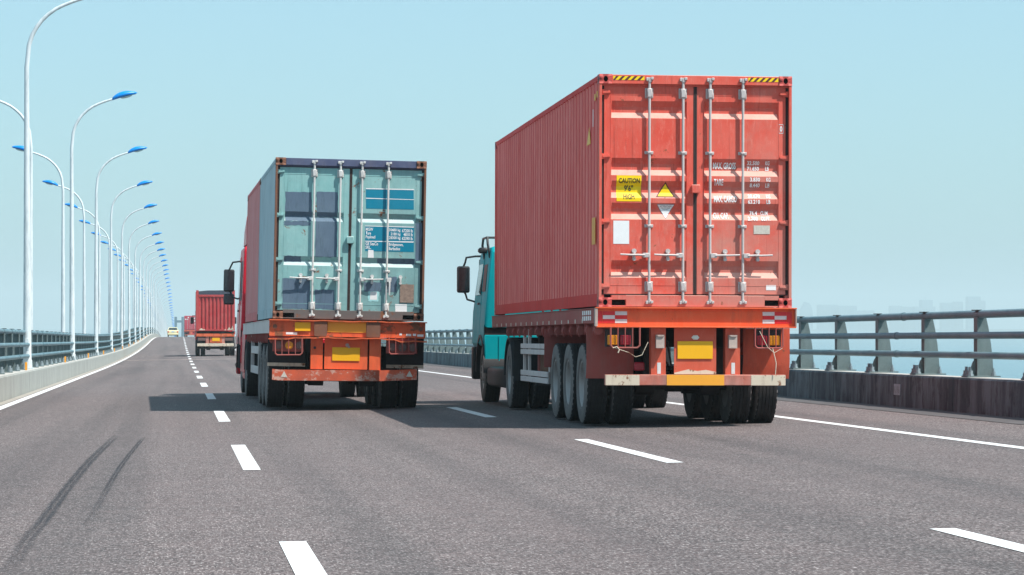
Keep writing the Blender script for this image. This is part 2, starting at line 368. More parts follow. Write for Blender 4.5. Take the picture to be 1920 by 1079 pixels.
# ---------------------------------------------------------------- geometry helper
class G:
    def __init__(s): s.bm = bmesh.new()
    def box(s, x0, x1, y0, y1, z0, z1, bev=0.0, mi=0, seg=1):
        r = bmesh.ops.create_cube(s.bm, size=1.0)
        vs = r['verts']
        for v in vs:
            v.co = Vector(((x0 + x1) / 2 + v.co.x * (x1 - x0), (y0 + y1) / 2 + v.co.y * (y1 - y0), (z0 + z1) / 2 + v.co.z * (z1 - z0)))
        fs = list({f for v in vs for f in v.link_faces})
        if bev > 0:
            es = list({e for v in vs for e in v.link_edges})
            bv = bmesh.ops.bevel(s.bm, geom=es, offset=bev, segments=seg, affect='EDGES', profile=0.5)
            fs = list({f for f in bv['faces'] if f.is_valid} | {f for f in fs if f.is_valid})
        if mi:
            for f in fs:
                if f.is_valid: f.material_index = mi
        return s
    def face(s, pts, mi=0):
        f = s.bm.faces.new([s.bm.verts.new(p) for p in pts]); f.material_index = mi; return f
    def prism(s, outline, axis, a, b, mi=0):
        # outline: 2D points; axis 'x': (y,z), 'y': (x,z), 'z': (x,y)
        def p(q, t):
            return {'x': (t, q[0], q[1]), 'y': (q[0], t, q[1]), 'z': (q[0], q[1], t)}[axis]
        A = [s.bm.verts.new(p(q, a)) for q in outline]; B = [s.bm.verts.new(p(q, b)) for q in outline]
        n = len(outline)
        fs = [s.bm.faces.new(A), s.bm.faces.new(B[::-1])]
        for i in range(n):
            fs.append(s.bm.faces.new([A[i], B[i], B[(i + 1) % n], A[(i + 1) % n]]))
        for f in fs: f.material_index = mi
        return s
    def cyl(s, p0, p1, r, seg=12, r2=None, mi=0, caps=True):
        return s.tube([p0, p1], [r, r if r2 is None else r2], seg, mi, caps)
    def tube(s, pts, r, seg=8, mi=0, caps=True):
        pts = [Vector(p) for p in pts]
        n = len(pts)
        rs = r if isinstance(r, (list, tuple)) else [r] * n
        t0 = (pts[1] - pts[0]).normalized()
        up = Vector((0, 0, 1)) if abs(t0.z) < 0.9 else Vector((1, 0, 0))
        nx = t0.cross(up).normalized(); rings = []
        for i in range(n):
            if i == 0: t = pts[1] - pts[0]
            elif i == n - 1: t = pts[-1] - pts[-2]
            else: t = (pts[i + 1] - pts[i]).normalized() + (pts[i] - pts[i - 1]).normalized()
            t.normalize()
            nx = (nx - t * nx.dot(t)).normalized(); ny = t.cross(nx)
            rings.append([s.bm.verts.new(pts[i] + (nx * math.cos(2 * math.pi * k / seg) + ny * math.sin(2 * math.pi * k / seg)) * rs[i]) for k in range(seg)])
        for i in range(n - 1):
            for k in range(seg):
                f = s.bm.faces.new([rings[i][k], rings[i][(k + 1) % seg], rings[i + 1][(k + 1) % seg], rings[i + 1][k]]); f.material_index = mi
        if caps:
            f = s.bm.faces.new(rings[0][::-1]); f.material_index = mi
            f = s.bm.faces.new(rings[-1]); f.material_index = mi
        return s
    def lathe(s, prof, seg=32, closed=False, mi=0):      # profile of (x, radius) about the x axis
        rings = []
        for (x, r) in prof:
            rings.append([s.bm.verts.new((x, r * math.cos(2 * math.pi * k / seg), r * math.sin(2 * math.pi * k / seg))) for k in range(seg)])
        m = len(rings)
        for i in range(m if closed else m - 1):
            a, b = rings[i], rings[(i + 1) % m]
            for k in range(seg):
                f = s.bm.faces.new([a[k], a[(k + 1) % seg], b[(k + 1) % seg], b[k]]); f.material_index = mi
        if not closed:
            for rg in (rings[0], rings[-1]):
                f = s.bm.faces.new(rg); f.material_index = mi
        return s
    def sweep(s, section, ys, zf, mi=0, close=True):     # section of (x, z above road line); runs along the bridge
        rings = [[s.bm.verts.new((x, y, zf(x, y) + z)) for (x, z) in section] for y in ys]
        n = len(section)
        for i in range(len(rings) - 1):
            for k in range(n if close else n - 1):
                f = s.bm.faces.new([rings[i][k], rings[i][(k + 1) % n], rings[i + 1][(k + 1) % n], rings[i + 1][k]]); f.material_index = mi
        if close:
            s.bm.faces.new(rings[0][::-1]).material_index = mi; s.bm.faces.new(rings[-1]).material_index = mi
        return s
    def mesh(s, name, mats, angle=38):
        bmesh.ops.recalc_face_normals(s.bm, faces=s.bm.faces[:])
        me = bpy.data.meshes.new(name); s.bm.to_mesh(me); s.bm.free()
        for m in (mats if isinstance(mats, (list, tuple)) else [mats]): me.materials.append(m)
        if angle:
            me.shade_smooth(); me.set_sharp_from_angle(angle=R(angle))
        return me
    def build(s, name, mats, parent=None, loc=None, angle=38):
        return put(name, s.mesh(name, mats, angle), parent, loc)

def put(name, me, parent=None, loc=None):
    o = bpy.data.objects.new(name, me); C.objects.link(o)
    if parent is not None: o.parent = parent
    if loc is not None: o.location = loc
    return o
def empty(name, parent=None, loc=None):
    o = bpy.data.objects.new(name, None); C.objects.link(o); o.empty_display_size = 0.2
    if parent is not None: o.parent = parent
    if loc is not None: o.location = loc
    return o
def tag(o, label=None, cat=None, group=None, kind=None):
    if label: o['label'] = label
    if cat: o['category'] = cat
    if group: o['group'] = group
    if kind: o['kind'] = kind
    return o
def copy_tree(o, parent=None):
    c = o.copy(); C.objects.link(c)
    if parent is not None: c.parent = parent
    for ch in o.children: copy_tree(ch, c)
    return c

# ================================================================ SETTING
Y0, Y1 = -25.0, 1650.0
YS = ylist(Y0, Y1)
flat = lambda x, y: rz(x, y)
g = G(); g.sweep([(-3.42, 0.0), (11.02, 0.0)], YS, flat, close=False)
road = tag(g.build('road', M['asphalt'], angle=0), kind='structure')

def strip(name, x0, x1, y0, y1, dz, mat, parent=None):
    g = G(); g.sweep([(x0, dz), (x1, dz)], ylist(y0, y1, 12.0), flat, close=False)
    return g.build(name, mat, parent, angle=0)
strip('edge_line', -3.21, -3.04, Y0, Y1, 0.004, M['marking'], road)
strip('edge_line', 8.17, 8.33, Y0, Y1, 0.004, M['marking'], road)
k = 0
dash_y = [-4.9 + 15 * i for i in range(0, 42)]
for xc in (0.65, 4.46):
    for y in dash_y:
        hw = 0.083 + random.uniform(-0.006, 0.006)
        strip('lane_dash', xc - hw, xc + hw, y + random.uniform(-0.1, 0.1), y + 6.1 + random.uniform(-0.1, 0.1), 0.004, M['marking'], road)
# steel expansion joint across the deck
g = G(); g.sweep([(-3.40, 0.003), (-3.40, 0.012), (11.0, 0.012), (11.0, 0.003)], [158.0, 158.5], flat)
g.build('expansion_joint', M['dusty_steel'], road)
# skid marks left by a swerving tyre
def skid(pts, hw):
    me = bpy.data.meshes.new('skid_mark'); vs = []; fs = []; uvs = []
    n = len(pts); fine = []
    for i in range(n - 1):
        for t in range(6):
            u = t / 6; a = Vector(pts[max(i - 1, 0)]); b = Vector(pts[i]); c = Vector(pts[i + 1]); d = Vector(pts[min(i + 2, n - 1)])
            fine.append(0.5 * ((2 * b) + (c - a) * u + (2 * a - 5 * b + 4 * c - d) * u * u + (3 * b - a - 3 * c + d) * u ** 3))
    fine.append(Vector(pts[-1]))
    for i, p in enumerate(fine):
        for sx in (-1, 1):
            vs.append((p.x + sx * hw, p.y, rz(p.x, p.y) + 0.0045))
            uvs.append((0 if sx < 0 else 1, i / (len(fine) - 1)))
    for i in range(len(fine) - 1): fs.append((2 * i, 2 * i + 1, 2 * i + 3, 2 * i + 2))
    me.from_pydata(vs, [], fs); uv = me.uv_layers.new(name='UVMap')
    for l in me.loops: uv.data[l.index].uv = uvs[l.vertex_index]
    me.materials.append(M['skid']); return put('skid_mark', me, road)
skid([(-0.87, 13.6), (-0.86, 14.9), (-0.88, 16.9), (-0.87, 18.65), (-0.875, 21.88), (-0.86, 26.47), (-0.82, 30.27), (-0.75, 35.2)], 0.055)
skid([(-0.58, 17.5), (-0.56, 21.4), (-0.54, 25.28), (-0.49, 29.42), (-0.41, 34.2)], 0.032)

# deck below the road, gutters
g = G()
g.sweep([(-3.42, -0.004), (-3.42, -0.06), (-4.02, -0.06), (-4.02, -0.5), (-2.6, -0.9), (-1.5, -2.6), (9.2, -2.6), (10.9, -0.9), (12.2, -0.5), (12.2, -0.06), (11.02, -0.06), (11.02, -0.004)], YS, flat)
tag(g.build('bridge_deck', M['concrete'], angle=0), kind='structure')
tag(strip('gutter_strip', -3.41, -3.235, Y0, Y1, 0.006, M['gutter']), kind='structure')
tag(strip('gutter_strip', 10.25, 11.0, Y0, Y1, 0.006, M['gutter_dark']), kind='structure')

# parapets: cast blocks with open joints
def parapet(name, face_x, out, mat, label, y_start, length, n, h=0.49):
    root = empty(name, loc=(face_x, 0, 0)); tag(root, label, 'parapet')
    for i in range(n):
        y0 = y_start + i * length; y1 = y0 + length - 0.035
        g = G(); d = out
        f = lambda x, y: rz(face_x, y)
        g.sweep([(0, -0.055), (0, 0.05), (d * 0.008, h - 0.02), (d * 0.028, h), (d * 0.52, h), (d * 0.55, h - 0.03), (d * 0.55, -0.055)], ylist(y0, y1, 9.0), f, mi=0)
        o = g.build('parapet_block', [mat], root)
    # smear of bare concrete on top
    g = G(); g.sweep([(out * 0.035, h + 0.004), (out * 0.515, h + 0.004)], ylist(y_start, y_start + n * length, 9.0), lambda x, y: rz(face_x, y), close=False)
    g.build('parapet_cap', M['cap'], root, angle=0)
    return root
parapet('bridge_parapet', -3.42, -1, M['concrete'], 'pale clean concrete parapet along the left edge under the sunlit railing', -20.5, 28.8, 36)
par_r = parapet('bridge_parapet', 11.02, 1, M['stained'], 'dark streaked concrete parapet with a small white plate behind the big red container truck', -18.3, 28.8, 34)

# railings -------------------------------------------------------
POST_STEP = 2.88
def post_mesh(out):
    g = G(); d = out
    g.box(min(0, d * 0.022), max(0, d * 0.022), -0.09, 0.09, 0.02, 0.86)               # road-side flange
    g.prism([(d * 0.022, 0.02), (d * 0.262, 0.02), (d * 0.25, 0.24), (d * 0.225, 0.48), (d * 0.19, 0.70), (d * 0.155, 0.86), (d * 0.022, 0.86)], 'y', -0.016, 0.016)
    g.box(min(d * 0.02, d * 0.13), max(d * 0.02, d * 0.13), -0.07, 0.07, 0.86, 0.875)
    # stiffening gusset on the road side
    g.prism([(0, 0.022), (-d * 0.11, 0.022), (-d * 0.04, 0.22), (0, 0.26)], 'y', -0.012, 0.012)
    return g.mesh('railing_post', M['post'])
def plate_mesh(out):
    g = G(); a, b = sorted((-out * 0.17, out * 0.33)); g.box(a, b, -0.14, 0.14, 0.0, 0.02)
    return g.mesh('base_plate', M['post'])
BOLTS = ((-0.11, -0.09, 0.045, 0.12), (-0.11, 0.09, 0.045, 0.12), (0.24, -0.09, 0.03, 0.10), (0.24, 0.09, 0.03, 0.10))
def bolt_mesh(r, h):
    g = G()
    g.cyl((0, 0, 0.02), (0, 0, 0.045), r * 1.25, 6); g.cyl((0, 0, 0.045), (0, 0, h * 0.8), r, 8); g.cyl((0, 0, h * 0.8), (0, 0, h + 0.03), r * 0.5, 8)
    return g.mesh('anchor_bolt', M['bolt'])
def bolts_mesh(out):
    return [(bolt_mesh(r, h), (x * out, y, 0)) for (x, y, r, h) in BOLTS]
def clip_mesh(out):
    g = G(); d = out
    g.box(-0.05, 0.05, -0.10, 0.10, 0.0, 0.014)
    return g.mesh('rail_clip', M['black_plastic'])
def railing(xf, out, n_post, y_first, label, group, ycut):
    root = empty('bridge_railing', loc=(xf, 0, 0)); tag(root, label, 'railing')
    h = 0.496
    f = lambda x, y: rz(xf, y)
    pm, bm_, am, cm = post_mesh(out), plate_mesh(out), bolts_mesh(out), clip_mesh(out)
    px = out * 0.36
    for i in range(n_post):
        y = y_first + i * POST_STEP
        p = put('railing_post', pm, root, (px, y, rz(xf, y) + h))
        if y < ycut:
            put('base_plate', bm_, p, (0, 0, 0))
            for (me, lo) in (am if y < 150 else am[:1]): put('anchor_bolt', me, p, lo)
            put('rail_clip', cm, p, (out * 0.02, 0, 0.9555))
    y1 = y_first + n_post * POST_STEP
    ys = []
    y = -20.0
    while y < y1:
        ys.append(y); y += POST_STEP * (1 if y < 300 else 3)
    for (z, r, dx) in ((0.905, 0.058, 0.06), (0.60, 0.05, -0.055), (0.315, 0.05, -0.055)):
        g = G()
        pts = [(px + out * dx, y, rz(xf, y) + h + z) for y in ys]
        g.tube(pts, r, 12)
        # sleeves where tube lengths meet
        for q in range(2, len(ys) - 1, 4):
            if ys[q] > 260: break
            a = Vector(pts[q]); dirv = (Vector(pts[q + 1]) - a).normalized()
            c = a + dirv * 0.25
            g.cyl(c - dirv * 0.05, c + dirv * 0.05, r + 0.009, 12)
        g.build('rail', M['rail'], root)
    return root
railing(-3.42, -1, 215, 16.4, 'sunlit pale blue three-bar railing on the left parapet below the lamp posts', None, 220)
rail_r = railing(11.02, 1, 95, 19.2, 'shaded teal grey three-bar railing along the right edge in front of the sea', None, 140)

# kilometre plate on the right parapet
def text_curve(s):
    cu = bpy.data.curves.new('text', 'FONT'); cu.body = s; cu.size = 1.0; cu.resolution_u = 2
    return cu
_dg = None
def text_bm(s, bold=0.0, shear=0.0):
    cu = text_curve(s); cu.offset = bold; cu.shear = shear
    o = bpy.data.objects.new('text', cu); C.objects.link(o)
    dg = bpy.context.evaluated_depsgraph_get(); dg.update()
    me = bpy.data.meshes.new_from_object(o.evaluated_get(dg), depsgraph=dg)
    bm = bmesh.new(); bm.from_mesh(me)
    bpy.data.objects.remove(o); bpy.data.curves.remove(cu); bpy.data.meshes.remove(me)
    xs = [v.co.x for v in bm.verts]; ys = [v.co.y for v in bm.verts]
    return bm, min(xs), max(xs), min(ys), max(ys)
M['plate_grey'] = plain('grey_number_plate', (0.36, 0.42, 0.46), 0.5, var=0.1)
plate = empty('marker_plate', loc=(11.022, 42.4, rz(11.02, 42.4) + 0.265)); plate.rotation_euler = (0, R(1), 0)
tag(plate, 'small grey white number plate fixed to the dark right parapet', 'sign')
G().box(-0.012, 0.0, -0.19, 0.19, -0.085, 0.085, 0.003).build('plate', M['plate_grey'], plate)
bm, a, b, c_, d_ = text_bm('K196', 0.01)
gt = G(); gt.bm.free(); gt.bm = bm
for v in bm.verts:
    u = (v.co.x - a) / (b - a); w = (v.co.y - c_) / (d_ - c_)
    v.co = Vector((-0.0145, 0.15 - u * 0.30, -0.055 + 0.11 * w))
gt.build('lettering', M['bolt'], plate, angle=0)

# orange delineators on the left parapet
dm = G().box(-0.055, 0.0, -0.012, 0.012, 0.0, 0.19, 0.004).mesh('delineator', M['orange_marker'])
words = ['nearest', 'second', 'third', 'fourth', 'fifth', 'sixth', 'seventh', 'eighth', 'ninth', 'tenth', 'eleventh', 'twelfth', 'thirteenth', 'fourteenth']
for i in range(12):
    y = 67.3 + 23.04 * i
    o = put('delineator', dm, None, (-3.55, y, rz(-3.42, y) + 0.495))
    tag(o, ('%s orange reflector post on the left parapet, counted from the near end' % words[i]), 'reflector', 'orange reflectors on the left parapet')

# ---------------------------------------------------------------- opposite carriageway
xo = -5.54
g = G()
zf2 = lambda x, y: rz(-5.45 - (x + 5.45), y)
g.sweep([(-4.94, -0.06), (-5.56, -0.06), (-5.56, -0.004), (-20, -0.004), (-20, -2.4), (-7.5, -2.4), (-6.2, -0.9), (-4.94, -0.5)], YS, lambda x, y: rz(-3.42, y))
tag(g.build('opposite_deck', M['concrete'], angle=0), kind='structure')
g = G(); g.sweep([(-5.57, 0.0), (-19.5, 0.0)], YS, lambda x, y: rz(-3.42, y), close=False)
tag(g.build('opposite_road', M['asphalt'], angle=0), kind='structure')
def rz_op(y): return rz(-3.42, y)
root = empty('opposite_parapet', loc=(xo, 0, 0)); tag(root, 'pale parapet of the other carriageway seen through the left railing', 'parapet')
for i in range(30):
    y0 = -20.5 + 28.8 * i
    g = G(); g.sweep([(0, -0.055), (0, 0.05), (0.10, 0.46), (0.13, 0.49), (0.52, 0.49), (0.55, 0.46), (0.55, -0.055)], ylist(y0, y0 + 28.76, 9.0), lambda x, y: rz_op(y))
    g.build('parapet_block', M['concrete'], root)
root = empty('opposite_railing', loc=(xo, 0, 0)); tag(root, 'pale railing of the other carriageway behind the left railing', 'railing')
pm = post_mesh(1)
for i in range(190):
    y = 15.1 + i * POST_STEP
    put('railing_post', pm, root, (0.36, y, rz_op(y) + 0.49))
ys = [-20 + POST_STEP * 2 * i for i in range(105)]
for (z, r, dx) in ((0.905, 0.058, 0.06), (0.60, 0.05, -0.055), (0.315, 0.05, -0.055)):
    G().tube([(0.36 + dx, y, rz_op(y) + 0.49 + z) for y in ys], r, 8).build('rail', M['rail'], root)

# ---------------------------------------------------------------- street lamps
def lamp_meshes(d):
    prof = [(0, 0.13, 0.6), (0, 0.125, 0.9), (0, 0.115, 2.5), (0, 0.10, 5.0), (0, 0.085, 7.5), (0, 0.072, 9.5), (0.07, 0.068, 10.19), (0.16, 0.066, 10.48), (0.30, 0.063, 10.74), (0.46, 0.06, 10.95), (0.66, 0.057, 11.14),
            (0.88, 0.055, 11.3), (1.12, 0.053, 11.42), (1.42, 0.05, 11.54), (1.80, 0.046, 11.66)]
    prof = [(x * 0.82, r * 0.84, (z - 1.17) * 0.82 + 1.17) for (x, r, z) in prof]
    g = G(); g.tube([(d * x, 0, z) for (x, r, z) in prof], [r for (x, r, z) in prof], 10)
    pole = g.mesh('pole', M['pole'], 50)
    g = G(); g.box(-0.15, 0.15, -0.15, 0.15, 0.494, 0.52); g.cyl((0, 0, 0.52), (0, 0, 0.71), 0.125, 10)
    base = g.mesh('base_flange', M['pole'])
    # head: leaf-shaped shell built from cross sections
    g = G(); L = 0.91; rings = []
    N = 12
    for i in range(N + 1):
        t = i / N
        w = 0.045 + 0.128 * math.sin(math.pi * min(1, t ** 0.85)) if t < 1 else 0.01
        w = max(0.012, w * (1 if t < 0.97 else 0.3))
        top = 0.04 + 0.10 * math.sin(math.pi * t ** 0.8) if t < 1 else 0.01
        bot = -0.04 - 0.026 * math.sin(math.pi * t) if t < 1 else -0.005
        ring = []
        for kx in range(12):
            a = 2 * math.pi * kx / 12
            zz = math.sin(a); yy = math.cos(a)
            ring.append(g.bm.verts.new((d * t * L, w * yy, (top if zz > 0 else -bot) * zz + 0.04 * math.sin(math.pi * t))))
        rings.append(ring)
    for i in range(N):
        for kx in range(12):
            g.bm.faces.new([rings[i][kx], rings[i][(kx + 1) % 12], rings[i + 1][(kx + 1) % 12], rings[i + 1][kx]])
    g.bm.faces.new(rings[0][::-1]); g.bm.faces.new(rings[-1])
    head = g.mesh('lamp_head', M['lamp_blue'], 60)
    g = G()
    rr = []
    for (zz, sc) in ((-0.03, 1.0), (-0.062, 0.85), (-0.08, 0.45)):
        rr.append([g.bm.verts.new((d * (0.51 + 0.22 * sc * math.cos(2 * math.pi * q / 14)), 0.115 * sc * math.sin(2 * math.pi * q / 14), zz)) for q in range(14)])
    for i in range(2):
        for q in range(14): g.bm.faces.new([rr[i][q], rr[i][(q + 1) % 14], rr[i + 1][(q + 1) % 14], rr[i + 1][q]])
    g.bm.faces.new(rr[0]); g.bm.faces.new(rr[2][::-1])
    lens = g.mesh('lamp_lens', M['lamp_lens'], 60)
    return pole, base, head, lens
lm_r, lm_l = lamp_meshes(1), lamp_meshes(-1)
ordw = words + ['fifteenth', 'sixteenth', 'seventeenth', 'eighteenth', 'nineteenth', 'twentieth']
for row, (x, d, lm) in enumerate(((-3.74, 1, lm_r), (-5.22, -1, lm_l))):
    for i in range(50):
        y = 71.9 + 28.8 * i - (0.9 if i == 0 else 0)
        z = rz(-3.42, y)
        o = empty('street_lamp', loc=(x, y, z)); o.rotation_euler = (R(random.uniform(-0.25, 0.25)), R(random.uniform(-0.25, 0.25)), R(random.uniform(-1.5, 1.5)))
        if row == 0:
            lab = ('white lamp curving over the road, %s from the near end of its row' % ordw[i]) if i < 18 else 'faint blue headed lamp among the hazy far posts reaching over the road'
        else:
            lab = ('white lamp curving away leftward, %s from the near end of its row' % ordw[i]) if i < 14 else 'faint lamp among the hazy far posts turned away from the road'
        tag(o, lab, 'street lamp', 'street lamps leaning over the road' if row == 0 else 'street lamps over the other carriageway')
        put('pole', lm[0], o)
        if i < 20:
            put('base_flange', lm[1], o)
            if row == 0 and i < 10:
                G().box(-0.045, 0.045, -0.108, -0.098, 0.95, 1.25, 0.004).build('access_door', M['pole'], o)
        hd = put('lamp_head', lm[2], o, (d * 1.43, 0, 9.755)); hd.rotation_euler = (0, -d * R(15), 0)
        if i < 12: put('lamp_lens', lm[3], hd, (0, 0, 0))

# ---------------------------------------------------------------- sea, far shore, city, pylon
SEA_Z = -26.0
g = G(); n = 40
def seapt(a, r): return (r * math.sin(a), r * math.cos(a), SEA_Z)
for (r0, r1) in ((0, 300), (300, 1500), (1500, 11500)):
    for i in range(n):
        a0, a1 = 2 * math.pi * i / n, 2 * math.pi * (i + 1) / n
        if r0 == 0: g.face([seapt(0, 0), seapt(a0, r1), seapt(a1, r1)])
        else: g.face([seapt(a0, r0), seapt(a0, r1), seapt(a1, r1), seapt(a1, r0)])
bmesh.ops.remove_doubles(g.bm, verts=g.bm.verts[:], dist=0.01)
tag(g.build('sea', M['sea'], angle=0), kind='structure')

DIRX = lambda px: math.tan(R(6.7634) + math.atan((px - 960) / F_PX))     # bearing tangent seen from the road
CITY = 8500.0
g = G()
g.box(DIRX(1300) * CITY - 300, DIRX(2100) * CITY + 300, CITY - 60, CITY + 700, SEA_Z - 2, SEA_Z + 3)
tag(g.build('far_shore', M['land'], angle=0), kind='structure')
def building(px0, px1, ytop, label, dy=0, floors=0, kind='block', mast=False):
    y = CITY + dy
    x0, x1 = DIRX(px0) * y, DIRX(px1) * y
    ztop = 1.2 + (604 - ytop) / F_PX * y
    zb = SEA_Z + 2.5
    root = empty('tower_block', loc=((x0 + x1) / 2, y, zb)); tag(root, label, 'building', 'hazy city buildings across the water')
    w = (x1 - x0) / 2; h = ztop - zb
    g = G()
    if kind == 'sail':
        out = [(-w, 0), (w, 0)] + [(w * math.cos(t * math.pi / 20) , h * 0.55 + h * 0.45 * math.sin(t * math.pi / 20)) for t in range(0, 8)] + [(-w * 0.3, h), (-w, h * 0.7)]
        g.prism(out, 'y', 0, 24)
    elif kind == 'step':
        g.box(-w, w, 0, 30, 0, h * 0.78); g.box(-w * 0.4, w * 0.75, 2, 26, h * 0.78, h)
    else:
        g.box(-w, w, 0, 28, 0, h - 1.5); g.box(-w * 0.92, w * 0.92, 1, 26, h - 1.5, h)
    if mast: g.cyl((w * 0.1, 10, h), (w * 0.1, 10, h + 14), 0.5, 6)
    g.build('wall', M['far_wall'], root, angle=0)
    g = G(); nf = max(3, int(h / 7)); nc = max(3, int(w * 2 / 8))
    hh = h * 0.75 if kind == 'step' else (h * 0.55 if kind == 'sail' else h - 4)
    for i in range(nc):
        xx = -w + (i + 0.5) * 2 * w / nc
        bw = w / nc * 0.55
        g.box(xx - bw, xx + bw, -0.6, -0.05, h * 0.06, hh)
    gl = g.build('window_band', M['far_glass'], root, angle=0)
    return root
building(1502, 1524, 566, 'slender hazy tower with a curved sail top beside the red container', kind='sail')
building(1535, 1572, 571, 'wide pale hazy block just right of the sail topped tower', 60)
building(1573, 1607, 573, 'pale hazy slab with vertical stripes third from the red container', 30)
building(1611, 1640, 582, 'low flat hazy building between the striped slab and the open gap', 120)
building(1670, 1692, 573, 'small squarish hazy block standing right of the gap', 40)
building(1694, 1715, 575, 'hazy low block tucked against the stepped tower', 90)
building(1716, 1754, 562, 'stepped hazy tower with a thin mast on its roof', 0, kind='step', mast=True)
building(1766, 1788, 567, 'medium hazy block between the stepped tower and the tallest tower', 50)
building(1789, 1806, 565, 'narrow hazy block closely left of the tallest tower', 100)
building(1815, 1839, 555, 'tallest bluish hazy tower near the right end of the skyline', -30)
building(1840, 1848, 563, 'thin hazy tower touching the right side of the tallest tower', 60)
building(1644, 1664, 588, 'very low hazy shed in the gap of the skyline', 150)

# distant cable-bridge pylon ahead of the road
py = 1560.0
root = empty('bridge_pylon', loc=(0.3, py, rz(0, py))); tag(root, 'faint blue bridge pylon straddling the far end of the road', 'pylon')
zt = 1.2 + 1.0 + (604 - 598) / F_PX * py - rz(0, py)
for xx in (-1.9, 1.9):
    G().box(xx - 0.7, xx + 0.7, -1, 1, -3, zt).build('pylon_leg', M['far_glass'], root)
G().box(-1.2, 1.2, -0.8, 0.8, zt - 3.2, zt - 1.9).build('crossbeam', M['far_glass'], root)

# ================================================================ VEHICLE PARTS
def wheel_meshes(r, w, dual_outer=True):
    # tyre: tread with grooves, shoulders, sidewall
    ri = r * 0.565
    hw = w / 2
    prof = [(-hw * 0.80, ri), (-hw * 0.98, ri + 0.03), (-hw, r * 0.80), (-hw * 0.93, r * 0.94), (-hw * 0.84, r * 0.985)]
    nb = 5
    x0, x1 = -hw * 0.80, hw * 0.80
    bw = (x1 - x0) / nb
    for i in range(nb):
        a = x0 + i * bw; b = a + bw
        prof += [(a + 0.004, r), (b - 0.004, r)]
        if i < nb - 1: prof += [(b - 0.004, r - 0.014), (b + 0.004, r - 0.014)]
    prof += [(hw * 0.84, r * 0.985), (hw * 0.93, r * 0.94), (hw, r * 0.80), (hw * 0.98, ri + 0.03), (hw * 0.80, ri)]
    seg = 48
    g = G(); g.lathe(prof, seg, closed=True)
    for f in g.bm.faces:
        c = f.calc_center_median(); rad = math.hypot(c.y, c.z)
        if abs(c.x) > hw * 0.83 and rad < r * 0.975: f.material_index = 1
    # lug notches on the shoulders
    for k in range(36):
        a = 2 * math.pi * k / 36
        for sx in (-1, 1):
            cy_, cz_ = math.cos(a), math.sin(a)
            t = Vector((0, -cz_, cy_)); rad = Vector((0, cy_, cz_))
            p = rad * (r * 0.966) + Vector((sx * hw * 0.84, 0, 0))
            pts = []
            for (u, v, q) in ((-1, -1, -1), (1, -1, -1), (1, 1, -1), (-1, 1, -1), (-1, -1, 1), (1, -1, 1), (1, 1, 1), (-1, 1, 1)):
                pts.append(g.bm.verts.new(p + t * (u * 0.026) + rad * (v * 0.011) + Vector((q * hw * 0.05, 0, 0))))
            for q in ((0, 1, 2, 3), (4, 7, 6, 5), (0, 4, 5, 1), (1, 5, 6, 2), (2, 6, 7, 3), (3, 7, 4, 0)):
                g.bm.faces.new([pts[i] for i in q])
    tyre = g.mesh('tyre', [M['tyre'], M['sidewall']], 30)
    # rim: deep dish seen from +x side; two variants
    def rim(dish):
        g = G()
        pr = [(-hw * 0.85, ri - 0.005), (-hw * 0.85, ri + 0.012), (hw * 0.85, ri + 0.012), (hw * 0.85, ri - 0.012), (hw * 0.70, ri - 0.022)]
        if dish:   # outer wheel of a dual pair: disc far in, hub standing in it
            pr += [(-hw * 0.15, ri - 0.045), (-hw * 0.30, r * 0.42), (-hw * 0.32, r * 0.27), (-hw * 0.05, r * 0.26), (hw * 0.25, r * 0.22), (hw * 0.55, r * 0.17), (hw * 0.60, 0.02)]
        else:
            pr += [(hw * 0.55, ri - 0.04), (hw * 0.62, r * 0.42), (hw * 0.95, r * 0.30), (hw * 1.0, r * 0.24), (hw * 0.98, 0.02)]
        pr = [(-hw * 0.8, 0.02)] + pr
        g.lathe(pr, 32)
        zx = (-hw * 0.31) if dish else (hw * 0.80)
        for k in range(10):
            a = 2 * math.pi * k / 10
            rr_ = r * 0.34
            g.cyl((zx - 0.02, rr_ * math.cos(a), rr_ * math.sin(a)), (zx + 0.035, rr_ * math.cos(a), rr_ * math.sin(a)), 0.017, 6)
        return g.mesh('rim', M['rim'], 40)
    return tyre, rim(True), rim(False)
TYRE, RIM_D, RIM_S = wheel_meshes(0.52, 0.285)
TYRE_S, RIM_SD, RIM_SS = wheel_meshes(0.315, 0.19)

